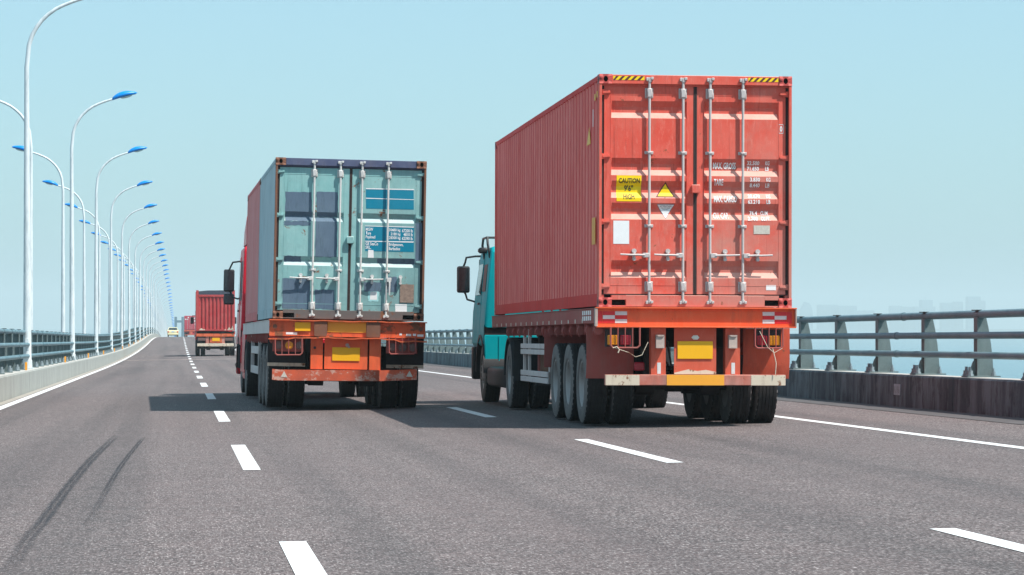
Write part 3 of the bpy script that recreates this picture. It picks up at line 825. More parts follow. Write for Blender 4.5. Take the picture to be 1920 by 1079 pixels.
def wheel(parent, x, y, z, flip, dish=True, small=False):
    w = empty('wheel', parent, (x, y, z))
    if flip: w.rotation_euler = (R(random.uniform(0, 90)), 0, R(180))
    else: w.rotation_euler = (R(random.uniform(0, 90)), 0, 0)
    if small:
        put('tyre', TYRE_S, w); put('rim', RIM_SS, w)
    else:
        put('tyre', TYRE, w); put('rim', RIM_D if dish else RIM_S, w)
    return w
def dual(parent, y, r=0.52):
    for s in (-1, 1):
        for (xx, dish) in ((1.105, True), (0.765, False)):
            wheel(parent, s * xx, y, r, s < 0, dish)
def axle(parent, y, r=0.52):
    g = G(); g.cyl((-1.0, y, r), (1.0, y, r), 0.075, 12); g.cyl((-0.55, y, r), (-0.3, y, r), 0.15, 12); g.cyl((0.3, y, r), (0.55, y, r), 0.15, 12)
    for s in (-1, 1):
        g.box(s * 0.46 - 0.05, s * 0.46 + 0.05, y - 0.6, y + 0.6, r + 0.10, r + 0.19)      # leaf spring
        g.box(s * 0.46 - 0.06, s * 0.46 + 0.06, y - 0.7, y - 0.56, r + 0.12, 1.0)
    g.build('axle', M['chassis_dark'], parent)
    for s in (-1, 1):
        g = G(); g.cyl((s * 0.34, y - 0.34, r + 0.06), (s * 0.34, y - 0.16, r + 0.06), 0.085, 12); g.cyl((s * 0.34, y - 0.42, r + 0.06), (s * 0.34, y - 0.34, r + 0.06), 0.07, 12)
        g.tube([(s * 0.34, y - 0.40, r + 0.1), (s * 0.25, y - 0.45, r + 0.25), (s * 0.2, y - 0.2, r + 0.4)], 0.012, 6)
        g.build('brake_chamber', M['rust'], parent)

# ---------------------------------------------------------------- shipping container
class Decal:
    def __init__(s, drape, zb, xb): s.d, s.zb, s.xb = drape, zb, xb
    def finish(s, bm, off):
        for z in s.zb:
            bmesh.ops.bisect_plane(bm, geom=bm.verts[:] + bm.edges[:] + bm.faces[:], plane_co=(0, 0, z), plane_no=(0, 0, 1))
        for x in s.xb:
            bmesh.ops.bisect_plane(bm, geom=bm.verts[:] + bm.edges[:] + bm.faces[:], plane_co=(x, 0, 0), plane_no=(1, 0, 0))
        for v in bm.verts: v.co.y = s.d(v.co.x, v.co.z) - off
    def shape(s, name, polys, mat, parent, off=0.0025):
        g = G()
        for p in polys: g.face([(x, 0, z) for (x, z) in p])
        s.finish(g.bm, off)
        for f in g.bm.faces:
            f.normal_update()
            if f.normal.y > 0: f.normal_flip()
        me = bpy.data.meshes.new(name); g.bm.to_mesh(me); g.bm.free(); me.materials.append(mat)
        return put(name, me, parent)
    def rect(s, name, x0, x1, z0, z1, mat, parent, off=0.0025):
        return s.shape(name, [[(x0, z0), (x1, z0), (x1, z1), (x0, z1)]], mat, parent, off)
    def texts(s, name, items, mat, parent, off=0.004, bold=0.012):
        for (txt, x0, x1, z0, z1) in items:
            bm, a, b, c, d = text_bm(txt, bold)
            for v in bm.verts:
                v.co = Vector((x0 + (v.co.x - a) / (b - a) * (x1 - x0), 0, z0 + (v.co.y - c) / (d - c) * (z1 - z0)))
            s.finish(bm, off)
            me = bpy.data.meshes.new(name); bm.to_mesh(me); bm.free(); me.materials.append(mat)
            put(name, me, parent)

def casting_mesh(mat):
    # corner casting with real oval openings on its end and side faces
    W, D, H = 0.162, 0.178, 0.118
    g = G(); n = 16
    def holed(o, ux, uz, w, h, nrm, depth=0.05):
        ox, oz = [], []
        for k in range(n):
            a = 2 * math.pi * k / n + 0.001
            ca, sa = math.cos(a), math.sin(a)
            q = max(abs(ca) / (w / 2), abs(sa) / (h / 2))
            ox.append((ca / q, sa / q)); oz.append((0.028 * ca, 0.036 * sa))
        # snap to corners
        for cx_, cz_ in ((w / 2, h / 2), (-w / 2, h / 2), (-w / 2, -h / 2), (w / 2, -h / 2)):
            i = min(range(n), key=lambda k: (ox[k][0] - cx_) ** 2 + (ox[k][1] - cz_) ** 2); ox[i] = (cx_, cz_)
        O = [g.bm.verts.new(o + ux * a + uz * b) for a, b in ox]
        I = [g.bm.verts.new(o + ux * a + uz * b) for a, b in oz]
        B = [g.bm.verts.new(o + ux * a + uz * b - nrm * depth) for a, b in oz]
        for k in range(n):
            j = (k + 1) % n
            g.bm.faces.new([O[k], O[j], I[j], I[k]])
            f = g.bm.faces.new([I[k], I[j], B[j], B[k]]); f.material_index = 1
        f = g.bm.faces.new(B); f.material_index = 1
    X, Y, Z = Vector((1, 0, 0)), Vector((0, 1, 0)), Vector((0, 0, 1))
    holed(Vector((0, 0, H / 2)), X, Z, W, H, -Y)
    holed(Vector((0, D, H / 2)), X, Z, W, H, Y)
    holed(Vector((-W / 2, D / 2, H / 2)), Y, Z, D, H, -X)
    holed(Vector((W / 2, D / 2, H / 2)), Y, Z, D, H, X)
    g.face([(-W / 2, 0, 0), (W / 2, 0, 0), (W / 2, D, 0), (-W / 2, D, 0)]); g.face([(-W / 2, 0, H), (W / 2, 0, H), (W / 2, D, H), (-W / 2, D, H)])
    bmesh.ops.remove_doubles(g.bm, verts=g.bm.verts[:], dist=0.0005)
    return g.mesh('corner_casting', [mat, M['black_void']], 30)

def container(root, L, H, mt):
    """mt: dict of materials; local origin at the bottom centre of the door end, y forward"""
    HW = 1.219
    cm = casting_mesh(mt['casting'])
    for x in (-HW + 0.081, HW - 0.081):
        for (y, z) in ((0, 0), (0, H - 0.118), (L - 0.178, 0), (L - 0.178, H - 0.118)):
            put('corner_casting', cm, root, (x, y, z))
    # rear corner posts, front posts
    for s in (-1, 1):
        g = G(); a, b = sorted((s * (HW - 0.002), s * (HW - 0.034))); g.box(a, b, 0.006, 0.15, 0.118, H - 0.118)
        a, b = sorted((s * (HW - 0.034), s * (HW - 0.075))); g.box(a, b, 0.075, 0.15, 0.118, H - 0.118)
        g.build('corner_post', mt['post'], root)
        g = G(); a, b = sorted((s * (HW - 0.002), s * (HW - 0.12))); g.box(a, b, L - 0.16, L - 0.006, 0.118, H - 0.118)
        g.build('corner_post', mt['side'], root)
        # top and bottom side rails
        g = G(); a, b = sorted((s * (HW - 0.003), s * (HW - 0.06))); g.box(a, b, 0.178, L - 0.178, H - 0.07, H - 0.006)
        g.build('top_rail', mt['side'], root)
        g = G(); a, b = sorted((s * (HW - 0.003), s * (HW - 0.05))); g.box(a, b, 0.178, L - 0.178, 0.012, 0.165)
        g.build('bottom_rail', mt['side'], root)
        # corrugated side sheet
        g = G(); xo_, xi_ = s * (HW - 0.008), s * (HW - 0.052)
        pts = []; y = 0.155; st = 0
        seq = ((0.085, xo_, xo_), (0.052, xo_, xi_), (0.089, xi_, xi_), (0.052, xi_, xo_))
        pts.append((xo_, y))
        while y < L - 0.16:
            dy, xa, xb = seq[st % 4]; y = min(L - 0.155, y + dy); pts.append((xb, y)); st += 1
        bot = [g.bm.verts.new((x, y, 0.155)) for (x, y) in pts]; top = [g.bm.verts.new((x, y, H - 0.06)) for (x, y) in pts]
        for i in range(len(pts) - 1): g.bm.faces.new([bot[i], bot[i + 1], top[i + 1], top[i]])
        g.build('side_panel', mt['side'], root, angle=20)
    # roof, front wall, floor
    g = G(); nr = int(L / 0.26)
    for i in range(nr):
        y0 = 0.18 + (L - 0.36) * i / nr; y1 = y0 + (L - 0.36) / nr * 0.5
        g.box(-HW + 0.06, HW - 0.06, y0, y1, H - 0.03, H - 0.01)
    g.box(-HW + 0.06, HW - 0.06, 0.1, L - 0.1, H - 0.05, H - 0.03)
    g.build('roof_panel', mt['side'], root, angle=20)
    G().box(-HW + 0.12, HW - 0.12, L - 0.06, L - 0.02, 0.118, H - 0.02).build('front_wall', mt['side'], root)
    G().box(-HW + 0.05, HW - 0.05, 0.16, L - 0.1, 0.10, 0.16).build('floor', M['chassis_dark'], root)
    # header and sill of the door frame
    g = G(); g.box(-HW + 0.162, HW - 0.162, 0.012, 0.12, H - 0.118, H - 0.004, 0.004); g.box(-HW + 0.034, HW - 0.034, 0.05, 0.12, H - 0.14, H - 0.119)
    hd = g.build('door_header', mt['header'], root)
    g = G(); px = 0.18
    g.box(-HW + 0.162 + px, HW - 0.162 - px, 0.014, 0.12, 0.004, 0.148, 0.004)
    for s in (-1, 1):
        a, b = sorted((s * (HW - 0.162), s * (HW - 0.162 - px)))
        g.box(a, b, 0.014, 0.12, 0.092, 0.148)
        g.box(a, b, 0.014, 0.12, 0.004, 0.02)
    sill = g.build('door_sill', mt['sill'], root)
    for s in (-1, 1):
        a, b = sorted((s * (HW - 0.162), s * (HW - 0.162 - px)))
        G().box(a, b, 0.11, 0.13, 0.018, 0.094).build('sill_pocket', M['black_void'], root)
    return hd

def door_set(root, H, mt, recesses, zb, zt, rods, big_z, small_z, hub_z, hinges, dec_cb, hang=False):
    HW = 1.219; YD = 0.062; DEP = 0.042
    SL = 0.07
    leaf = ((-1.148, -0.022), (0.022, 1.148)); rec = ((-1.063, -0.108), (0.112, 1.060))
    def rx(x):
        for (a, b) in rec:
            if a <= x <= b: return max(0.0, min(1.0, (x - a) / 0.012, (b - x) / 0.012))
        return 0.0
    def rzz(z):
        v = 0.0
        for (zt_, zb_) in recesses:
            if zb_ <= z <= zt_: v = max(v, min(1.0, (zt_ - z) / SL, (z - zb_) / SL))
        return v
    drape = lambda x, z: YD + DEP * rx(x) * rzz(z)
    zbr = sorted(v for (a, b) in recesses for v in (a, a - SL, b + SL, b))
    dec = Decal(drape, zbr, [v for (a, b) in rec for v in (a, a + 0.012, b - 0.012, b)])
    doors = []
    for li, ((xa, xb), (ra, rb)) in enumerate(zip(leaf, rec)):
        g = G()
        xs = [xa, ra, ra + 0.012, rb - 0.012, rb, xb]
        zs = [zb] + zbr + [zt]
        grid = [[g.bm.verts.new((x, drape(x, z), z)) for x in xs] for z in zs]
        for i in range(len(zs) - 1):
            for j in range(len(xs) - 1): g.bm.faces.new([grid[i][j], grid[i][j + 1], grid[i + 1][j + 1], grid[i + 1][j]])
        # turned edge
        rim = [grid[0][j] for j in range(len(xs))] + [grid[i][-1] for i in range(1, len(zs))] + [grid[-1][j] for j in range(len(xs) - 2, -1, -1)] + [grid[i][0] for i in range(len(zs) - 2, 0, -1)]
        back = [g.bm.verts.new((v.co.x, YD + 0.05, v.co.z)) for v in rim]
        for i in range(len(rim)): g.bm.faces.new([rim[i], rim[(i + 1) % len(rim)], back[(i + 1) % len(rim)], back[i]])
        # raised border bead round the panel
        d = g.build('door', mt['door'], root, angle=20)
        g = G(); zt2, zb2 = zt - 0.11, zb + 0.11
        for (x0, x1, z0, z1) in ((ra - 0.004, rb + 0.004, zt2, zt2 + 0.006), (ra - 0.004, rb + 0.004, zb2 - 0.006, zb2), (ra - 0.006, ra - 0.001, zb2, zt2), (rb + 0.001, rb + 0.006, zb2, zt2)):
            g.box(x0, x1, YD - 0.003, YD + 0.01, z0, z1)
        g.build('weld_bead', mt['door'], d)
        # gasket
        g = G()
        e = -1 if li == 0 else 1
        x_out0, x_out1 = sorted((e * 1.149, e * 1.186))
        g.box(x_out0, x_out1, YD + 0.012, YD + 0.05, zb - 0.012, zt + 0.012)
        g.box(xa, xb, YD + 0.004, YD + 0.05, zt + 0.001, zt + 0.02)
        g.box(xa, xb, YD + 0.004, YD + 0.05, zb - 0.014, zb - 0.001)
        c0, c1 = sorted((e * 0.002, e * 0.0215)); g.box(c0, c1, YD - 0.004 - (0.004 if li else 0), YD + 0.05, zb, zt + 0.018)
        g.build('gasket', M['gasket'], d)
        doors.append(d)
        # hinges
        for z in hinges:
            g = G(); o_ = e * (HW - 0.012); i_ = e * 1.075
            g.prism([(o_, z - 0.038), (o_, z + 0.038), (e * 1.16, z + 0.034), (i_, z + 0.018), (i_, z - 0.018), (e * 1.16, z - 0.034)], 'y', YD - 0.022, YD - 0.004)
            g.prism([(e * 1.17, z - 0.012), (e * 1.17, z + 0.012), (i_, z + 0.008), (i_, z - 0.008)], 'y', YD - 0.030, YD - 0.020)
            g.cyl((e * (HW - 0.016), YD - 0.018, z - 0.045), (e * (HW - 0.016), YD - 0.018, z + 0.045), 0.016, 10)
            g.build('hinge', mt['hinge'], d)
    # locking gear
    for i, x in enumerate(rods):
        d = doors[0 if x < 0 else 1]
        yr = YD - 0.045
        g = G()
        g.cyl((x, yr, 0.075), (x, yr, H - 0.04), 0.0172, 12)
        g.build('locking_rod', mt['rod'], d)
        for (z0, z1, w) in ((big_z[0] - 0.065, big_z[0] + 0.065, 0.052), (big_z[1] - 0.065, big_z[1] + 0.065, 0.052)):
            g = G()
            g.box(x - w, x + w, YD - 0.014, YD - 0.002, z0, z1, 0.006)
            g.box(x - 0.03, x + 0.03, yr - 0.026, YD - 0.012, z0 + 0.008, z1 - 0.008, 0.010)
            for sx in (-1, 1):
                for zz in (z0 + 0.02, z1 - 0.02):
                    g.cyl((x + sx * 0.042, YD - 0.022, zz), (x + sx * 0.042, YD - 0.012, zz), 0.009, 6)
            g.build('rod_bracket', mt['rod'], d)
        for z in small_z:
            g = G()
            g.box(x - 0.056, x + 0.056, YD - 0.012, YD - 0.002, z - 0.02, z + 0.02, 0.004)
            g.box(x - 0.026, x + 0.026, yr - 0.025, YD - 0.01, z - 0.014, z + 0.014, 0.006)
            g.build('rod_guide', mt['rod'], d)
        # cam ends and keepers
        for (z, s_) in ((H - 0.07, 1), (0.075, -1)):
            g = G()
            g.cyl((x, yr, z - 0.02), (x, yr, z + 0.02), 0.028, 10)
            g.box(x - 0.045, x - 0.018, yr - 0.03, yr + 0.03, z - 0.024 + s_ * 0.015, z + 0.018 + s_ * 0.015, 0.004)
            g.box(x + 0.014, x + 0.048, yr - 0.035, yr + 0.03, z - 0.012 + s_ * 0.018, z + 0.022 + s_ * 0.018, 0.004)
            g.box(x - 0.035, x + 0.035, yr - 0.012, yr + 0.04, z + s_ * 0.03 - 0.006, z + s_ * 0.03 + 0.006)
            g.build('cam_lock', mt['cam'], d)
        # handle
        dirx = -1 if x < 0 else 1
        hy = yr - 0.035
        g = G()
        hx = x + dirx * 0.19
        if hang and i == 3:
            g.box(x + 0.0, x + 0.075, yr - 0.04, yr + 0.02, hub_z - 0.035, hub_z + 0.035, 0.005)
            g.box(x + 0.035, x + 0.06, yr - 0.045, yr - 0.025, hub_z - 0.25, hub_z - 0.03, 0.005)
        else:
            a, b = sorted((x + dirx * 0.002, x + dirx * 0.085)); g.box(a, b, yr - 0.04, yr + 0.02, hub_z - 0.030, hub_z + 0.028, 0.006)
            g.tube([(x + dirx * 0.06, hy, hub_z), (x + dirx * 0.15, hy, hub_z + 0.004), (x + dirx * 0.23, hy - 0.008, hub_z + 0.002), (x + dirx * 0.37, hy - 0.012, hub_z + 0.008)], [0.014, 0.013, 0.013, 0.011], 8)
        g.build('door_handle', mt['rod'], d)
        g = G()
        if hang and i == 3: hx = x + 0.225
        g.box(hx - 0.018, hx + 0.018, YD - 0.03, YD - 0.002, hub_z - 0.07, hub_z + 0.065, 0.008)
        g.cyl((hx, YD - 0.06, hub_z + 0.052), (hx, YD - 0.004, hub_z + 0.052), 0.030, 12)
        g.cyl((hx, YD - 0.07, hub_z - 0.048), (hx, YD - 0.004, hub_z - 0.048), 0.022, 10)
        g.box(hx - 0.012, hx + 0.012, YD - 0.072, YD - 0.02, hub_z - 0.04, hub_z + 0.04, 0.004)
        g.build('handle_catch', mt['rod'], d)
    dec_cb(dec, doors)
    return doors

# ---- nearer truck: red high-cube 40 ft container
YAW1, YAW2 = -R(0.30), R(0.75)
def truck_matrix(x, y, yaw, roll): return (x, y, rz(x, y)), (R(-0.3667), roll, yaw)
T1_loc, T1_rot = truck_matrix(6.39, 34.49, YAW1, R(0.22))
T2_loc, T2_rot = truck_matrix(2.69, 45.3, YAW2, R(1.15))
def place(o, loc, rot, off=(0, 0, 0)):
    m = Matrix.Translation(loc) @ (Matrix.Rotation(rot[2], 4, 'Z') @ Matrix.Rotation(rot[0], 4, 'X') @ Matrix.Rotation(rot[1], 4, 'Y')) @ Matrix.Translation(off)
    o.location = m.to_translation(); o.rotation_euler = m.to_euler()

c1 = empty('shipping_container'); tag(c1, 'tall red corrugated shipping container with yellow caution sign on the nearer truck', 'container')
place(c1, T1_loc, T1_rot, (0, 0, 1.495))
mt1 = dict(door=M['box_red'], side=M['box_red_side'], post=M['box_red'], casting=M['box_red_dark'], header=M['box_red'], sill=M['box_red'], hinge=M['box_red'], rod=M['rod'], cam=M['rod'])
hd1 = container(c1, 12.19, 2.896, mt1)
PX1 = lambda px: (px - 1304) / 150.5
PZ1 = lambda py: (577 - py) / 148.8
def rec1(a, b): return (PZ1(a), PZ1(b))
def decals1(dec, doors):
    L, Rr = doors
    X, Z = PX1, PZ1
    dec.rect('caution_sign', X(1155), X(1202), Z(381), Z(333), M['yellow_bright'], L)
    dec.texts('lettering', [('CAUTION', X(1159), X(1199), Z(347.5), Z(338)), ("9'6\"", X(1170), X(1187), Z(362), Z(351)), ('HIGH', X(1168), X(1189), Z(377), Z(367.5))], M['print_dark'], L, off=0.005, bold=0.02)
    tri = lambda cx, zt, zb, w: [[(cx - w, zb), (cx + w, zb), (cx, zt)]]
    dec.shape('warning_triangle', tri(X(1248), Z(344.5), Z(372.8), 0.122), M['print_brown'], L, 0.0025)
    dec.shape('warning_triangle', tri(X(1248), Z(348), Z(371), 0.098), M['yellow_bright'], L, 0.004)
    inv = lambda cx, zt, zb, w: [[(cx - w, zt), (cx, zb), (cx + w, zt)]]
    dec.shape('attention_sticker', inv(X(1248.5), Z(386), Z(413), 0.112), M['patch_blue'], L, 0.0025)
    dec.shape('attention_sticker', inv(X(1248.5), Z(386.8), Z(411.5), 0.105), M['white'], L, 0.004)
    dec.texts('lettering', [('ATTENTION', X(1237.5), X(1259.5), Z(391.2), Z(388)), ('THIS CONTAINER', X(1240), X(1257), Z(393.8), Z(392.2)), ('HAS BEEN', X(1243), X(1254), Z(396.4), Z(394.8))], M['print_dark'], L, 0.0055, 0.0)
    dec.rect('blank_sticker', X(1149), X(1179), Z(460), Z(417), M['white'], L)
    dec.rect('data_plate', X(1416), X(1447), Z(440), Z(424), M['offwhite'], Rr, 0.004)
    dec.rect('blank_sticker', X(1440), X(1459), Z(544.5), Z(535), M['white'], Rr)
    rows = [('MAX. GROSS', 1339, 1382.5, 307, 319.5), ('TARE', 1340, 1358, 338, 350), ('MAX. CARGO', 1340, 1383.5, 369, 381.5), ('CU. CAP.', 1339, 1369, 400.5, 412),
            ('32.500', 1404, 1427.5, 304, 311.5), ('KG', 1439, 1447, 304, 311.5), ('71.650', 1404, 1427, 314, 322), ('LB', 1439, 1446, 314, 322),
            ('3.830', 1409, 1428, 334.7, 342.3), ('KG', 1440, 1448, 334.7, 342.3), ('8.440', 1409, 1428, 345.3, 353), ('LB', 1439, 1447, 345.3, 353),
            ('28.670', 1405, 1428, 366, 373.5), ('KG', 1440, 1448, 366, 373.5), ('63.210', 1405, 1428, 376, 384), ('LB', 1440.5, 1448, 376, 384),
            ('76.4', 1409, 1423.5, 397, 405), ('CU.M.', 1430, 1445, 397, 405), ('2.700', 1405, 1424, 407.5, 415.2), ('CU.FT.', 1430, 1448, 407.5, 415.2)]
    dec.texts('lettering', [(t, X(a), X(b), Z(d), Z(c)) for (t, a, b, c, d) in rows], M['print_white'], Rr, 0.005, 0.028)
    # boxed check digit on the right stile
    x0, x1, z0, z1 = X(1463.6), X(1473), Z(252), Z(235)
    t = 0.006
    dec.shape('check_digit_box', [[(x0, z0), (x1, z0), (x1, z0 + t), (x0, z0 + t)], [(x0, z1 - t), (x1, z1 - t), (x1, z1), (x0, z1)], [(x0, z0 + t), (x0 + t, z0 + t), (x0 + t, z1 - t), (x0, z1 - t)], [(x1 - t, z0 + t), (x1, z0 + t), (x1, z1 - t), (x1 - t, z1 - t)]], M['white'], Rr)
    dec.texts('lettering', [('0', x0 + 0.016, x1 - 0.016, z0 + 0.02, z1 - 0.02)], M['white'], Rr, 0.003, 0.03)
    # seal box between the doors
    G().box(-0.05, 0.055, 0.0, 0.06, Z(365), Z(349.5), 0.006).build('lock_box', mt1['door'], L)
door_set(c1, 2.896, mt1, [rec1(194.5, 226.5), rec1(300.5, 332.7), rec1(342.8, 374.8), rec1(383.6, 414.6), rec1(490.5, 522.5)], 0.165, 2.755,
         [-0.585, -0.16, 0.183, 0.598], (PZ1(539), PZ1(180)), (PZ1(290.5), PZ1(426.5)), PZ1(481), [PZ1(v) for v in (179, 298, 419, 539)], decals1)
# hazard stripes on the header and the side
def hazard(parent, x0, x1, z0, z1, y, flip=False):
    G().face([(x0, y, z0), (x1, y, z0), (x1, y, z1), (x0, y, z1)])
    g = G(); g.face([(x0, y, z0), (x1, y, z0), (x1, y, z1), (x0, y, z1)]); h = g.build('hazard_tape', M['yellow_bright'], parent, angle=0)
    g = G(); n = 5; p = (x1 - x0) / n; sl = z1 - z0
    for i in range(n):
        a = x0 + i * p - sl * 0.3
        b = a + p * 0.48
        pts = [(max(x0, a), z0), (min(x1, b), z0), (min(x1, b + sl), z1), (max(x0, a + sl), z1)]
        if pts[1][0] > pts[0][0]: g.face([(x, y - 0.0015, z) for (x, z) in pts])
    g.build('hazard_stripe', M['print_brown'], h, angle=0)
hazard(c1, PX1(1147), PX1(1206), 2.826, 2.874, 0.0095)
hazard(c1, PX1(1404), PX1(1461.5), 2.826, 2.874, 0.0095)
xs_ = -1.2125
for (nm, y0, y1, z0, z1, m_) in (('side_marker', 0.36, 0.66, 0.79, 1.13, 'amber'), ('hazard_tape', 0.19, 0.27, 2.62, 2.70, 'yellow'), ('hazard_tape', 0.36, 0.46, 2.60, 2.68, 'yellow')):
    G().box(xs_ - 0.003, xs_, y0, y1, z0, z1).build(nm, M[m_], c1, angle=0)
G().box(xs_ - 0.003, xs_, 0.56, 0.60, 2.28, 2.50).build('side_marker', M['print_white'], c1, angle=0)
g = G(); g.prism([(0.80, 2.08), (1.15, 2.08), (0.92, 2.30)], 'x', xs_ - 0.003, xs_); g.build('warning_triangle', M['yellow'], c1, angle=0)

# ---- further truck: teal 20 ft container, red 20 ft container in front
c2 = empty('shipping_container'); tag(c2, 'faded teal shipping container with dark blue paint patches on its doors', 'container')
place(c2, T2_loc, T2_rot, (0, 0, 1.46))
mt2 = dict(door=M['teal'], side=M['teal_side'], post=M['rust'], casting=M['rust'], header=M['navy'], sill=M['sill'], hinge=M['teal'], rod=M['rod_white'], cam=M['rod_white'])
container(c2, 6.058, 2.591, mt2)
def PX2(px, py): return (px - (646 + 8.5 * (600 - py) / 297.0)) / 117.3
def PZ2(py): return (600 - py) / 114.6
def decals2(dec, doors):
    L, Rr = doors
    def rc(name, a, b, c, d, mat, par, off=0.0025):
        q = [(PX2(a, d), PZ2(d)), (PX2(b, d), PZ2(d)), (PX2(b, c), PZ2(c)), (PX2(a, c), PZ2(c))]
        j = 0.006
        q = [(x + random.uniform(-j, j), z + random.uniform(-j, j)) for (x, z) in q]
        if name == 'paint_patch':                                  # brushed edges wander
            e = []
            for i in range(4):
                (xa, za), (xb, zb_) = q[i], q[(i + 1) % 4]; k = 7
                for j_ in range(k):
                    w = 0.0 if j_ == 0 else 0.009
                    e.append((xa + (xb - xa) * j_ / k + random.uniform(-w, w) * (abs(zb_ - za) > abs(xb - xa)), za + (zb_ - za) * j_ / k + random.uniform(-w, w) * (abs(xb - xa) > abs(zb_ - za))))
            q = e
        return dec.shape(name, [q], M[mat], par, off)
    for (a, b, c, d) in ((528, 578, 365.5, 419.5), (588, 627.5, 364.5, 411), (525.5, 574.5, 419.7, 427.5), (584.5, 625.5, 411.2, 484.5), (523.5, 558, 484.6, 495), (521.5, 574.5, 525.6, 581), (582.7, 619.5, 545, 581)):
        rc('paint_patch', a, b, c, d, 'patch_blue', L)
    for (a, b, c, d) in ((676, 709, 530, 546.5), (721.5, 739, 519, 546), (703, 775, 485, 495)):
        rc('paint_patch', a, b, c, d, 'patch_blue', Rr)
    rc('paint_patch', 775, 787, 418, 493, 'patch_blue', Rr)
    rc('blue_label', 681.2, 773, 357, 393.3, 'label_teal', Rr)
    rc('blue_label', 679, 772, 426, 471.8, 'label_teal', Rr)
    for (y0, a, b) in ((356.2, 682, 773), (374.6, 681.5, 773), (425.7, 679.5, 772), (453.4, 679, 771.5)):
        rc('label_line', a, b, y0 - 0.7, y0 + 0.7, 'print_white', Rr, 0.004)
    rows = [('MGW', 680.7, 694.5, 428.5, 434.6), ('Tare', 680.7, 690.5, 435.8, 441.6), ('Payload', 680.5, 698.5, 442.8, 450.2),
            ('30480 kg', 724.8, 746.6, 429, 436), ('67200 lb', 749.8, 770.3, 429.5, 435.8), ('2180 kg', 728, 746.6, 436.5, 443.5), ('4810 lb', 752.5, 770.3, 436.8, 442.8), ('28300 kg', 724.8, 746.6, 443.5, 450.6), ('62390 lb', 749.5, 770, 444, 450.2),
            ('GE SeaCo', 680, 704, 455.2, 461.3), ('SRL.', 679.8, 690.5, 462.3, 468), ('Bridgetown,', 724.5, 752, 456, 463.2), ('Barbados', 724.3, 745.5, 463.4, 469.4)]
    dec.texts('lettering', [(t, PX2(a, c), PX2(b, c), PZ2(d), PZ2(c)) for (t, a, b, c, d) in rows], M['white'], Rr, 0.0045, 0.02)
    rc('blank_sticker', 684.3, 695.3, 469.8, 484, 'white', Rr, 0.005)
    rc('paint_patch', 684.5, 703.5, 546.8, 565.2, 'cab_pale', Rr)
    rc('blank_sticker', 688, 701, 547.3, 562.2, 'white', Rr, 0.004)
    rc('blank_sticker', 735.8, 758, 569.6, 584.3, 'white', Rr)
    x0, x1, z0, z1 = PX2(744.4, 550), PX2(771, 550), PZ2(566), PZ2(532.2)
    G().box(x0, x1, 0.052, 0.060, z0, z1).build('patch_plate', M['brown_plate'], Rr)
    G().box(-0.055, 0.06, 0.0, 0.06, PZ2(459), PZ2(446), 0.008).build('lock_box', M['teal'], L)
M['cab_pale'] = plain('pale_aqua_paint', (0.35, 0.66, 0.66), 0.5, var=0.05)
door_set(c2, 2.591, mt2, [(PZ2(402), PZ2(419.2)), (PZ2(484.2), PZ2(501.3))], 0.14, 2.44,
         [-0.594, -0.173, 0.178, 0.603], (PZ2(575.5), PZ2(330)), (PZ2(509),), PZ2(525), [PZ2(v) for v in (328.5, 409, 491, 573)], decals2, hang=True)
c2b = empty('shipping_container'); tag(c2b, 'second shipping container, faded red, carried ahead of the teal one', 'container')
place(c2b, T2_loc, T2_rot, (0, 6.12, 1.46))
M['box_red_pale'] = paint('pale_red_side_paint', (0.62, 0.13, 0.13), 0.65, (0.7, 0.3, 0.3), 0.6, 0.6, (0.25, 0.09, 0.09), scratch=0.5, spec=0.1, rib_highlight=(0.75, 0.4, 0.38))
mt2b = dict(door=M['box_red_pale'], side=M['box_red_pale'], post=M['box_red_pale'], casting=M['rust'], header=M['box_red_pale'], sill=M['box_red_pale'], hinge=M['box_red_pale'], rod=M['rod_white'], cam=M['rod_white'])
container(c2b, 6.058, 2.591, mt2b)
G().box(-1.15, 1.15, 0.06, 0.1, 0.16, 2.45).build('door', M['box_red_pale'], c2b)

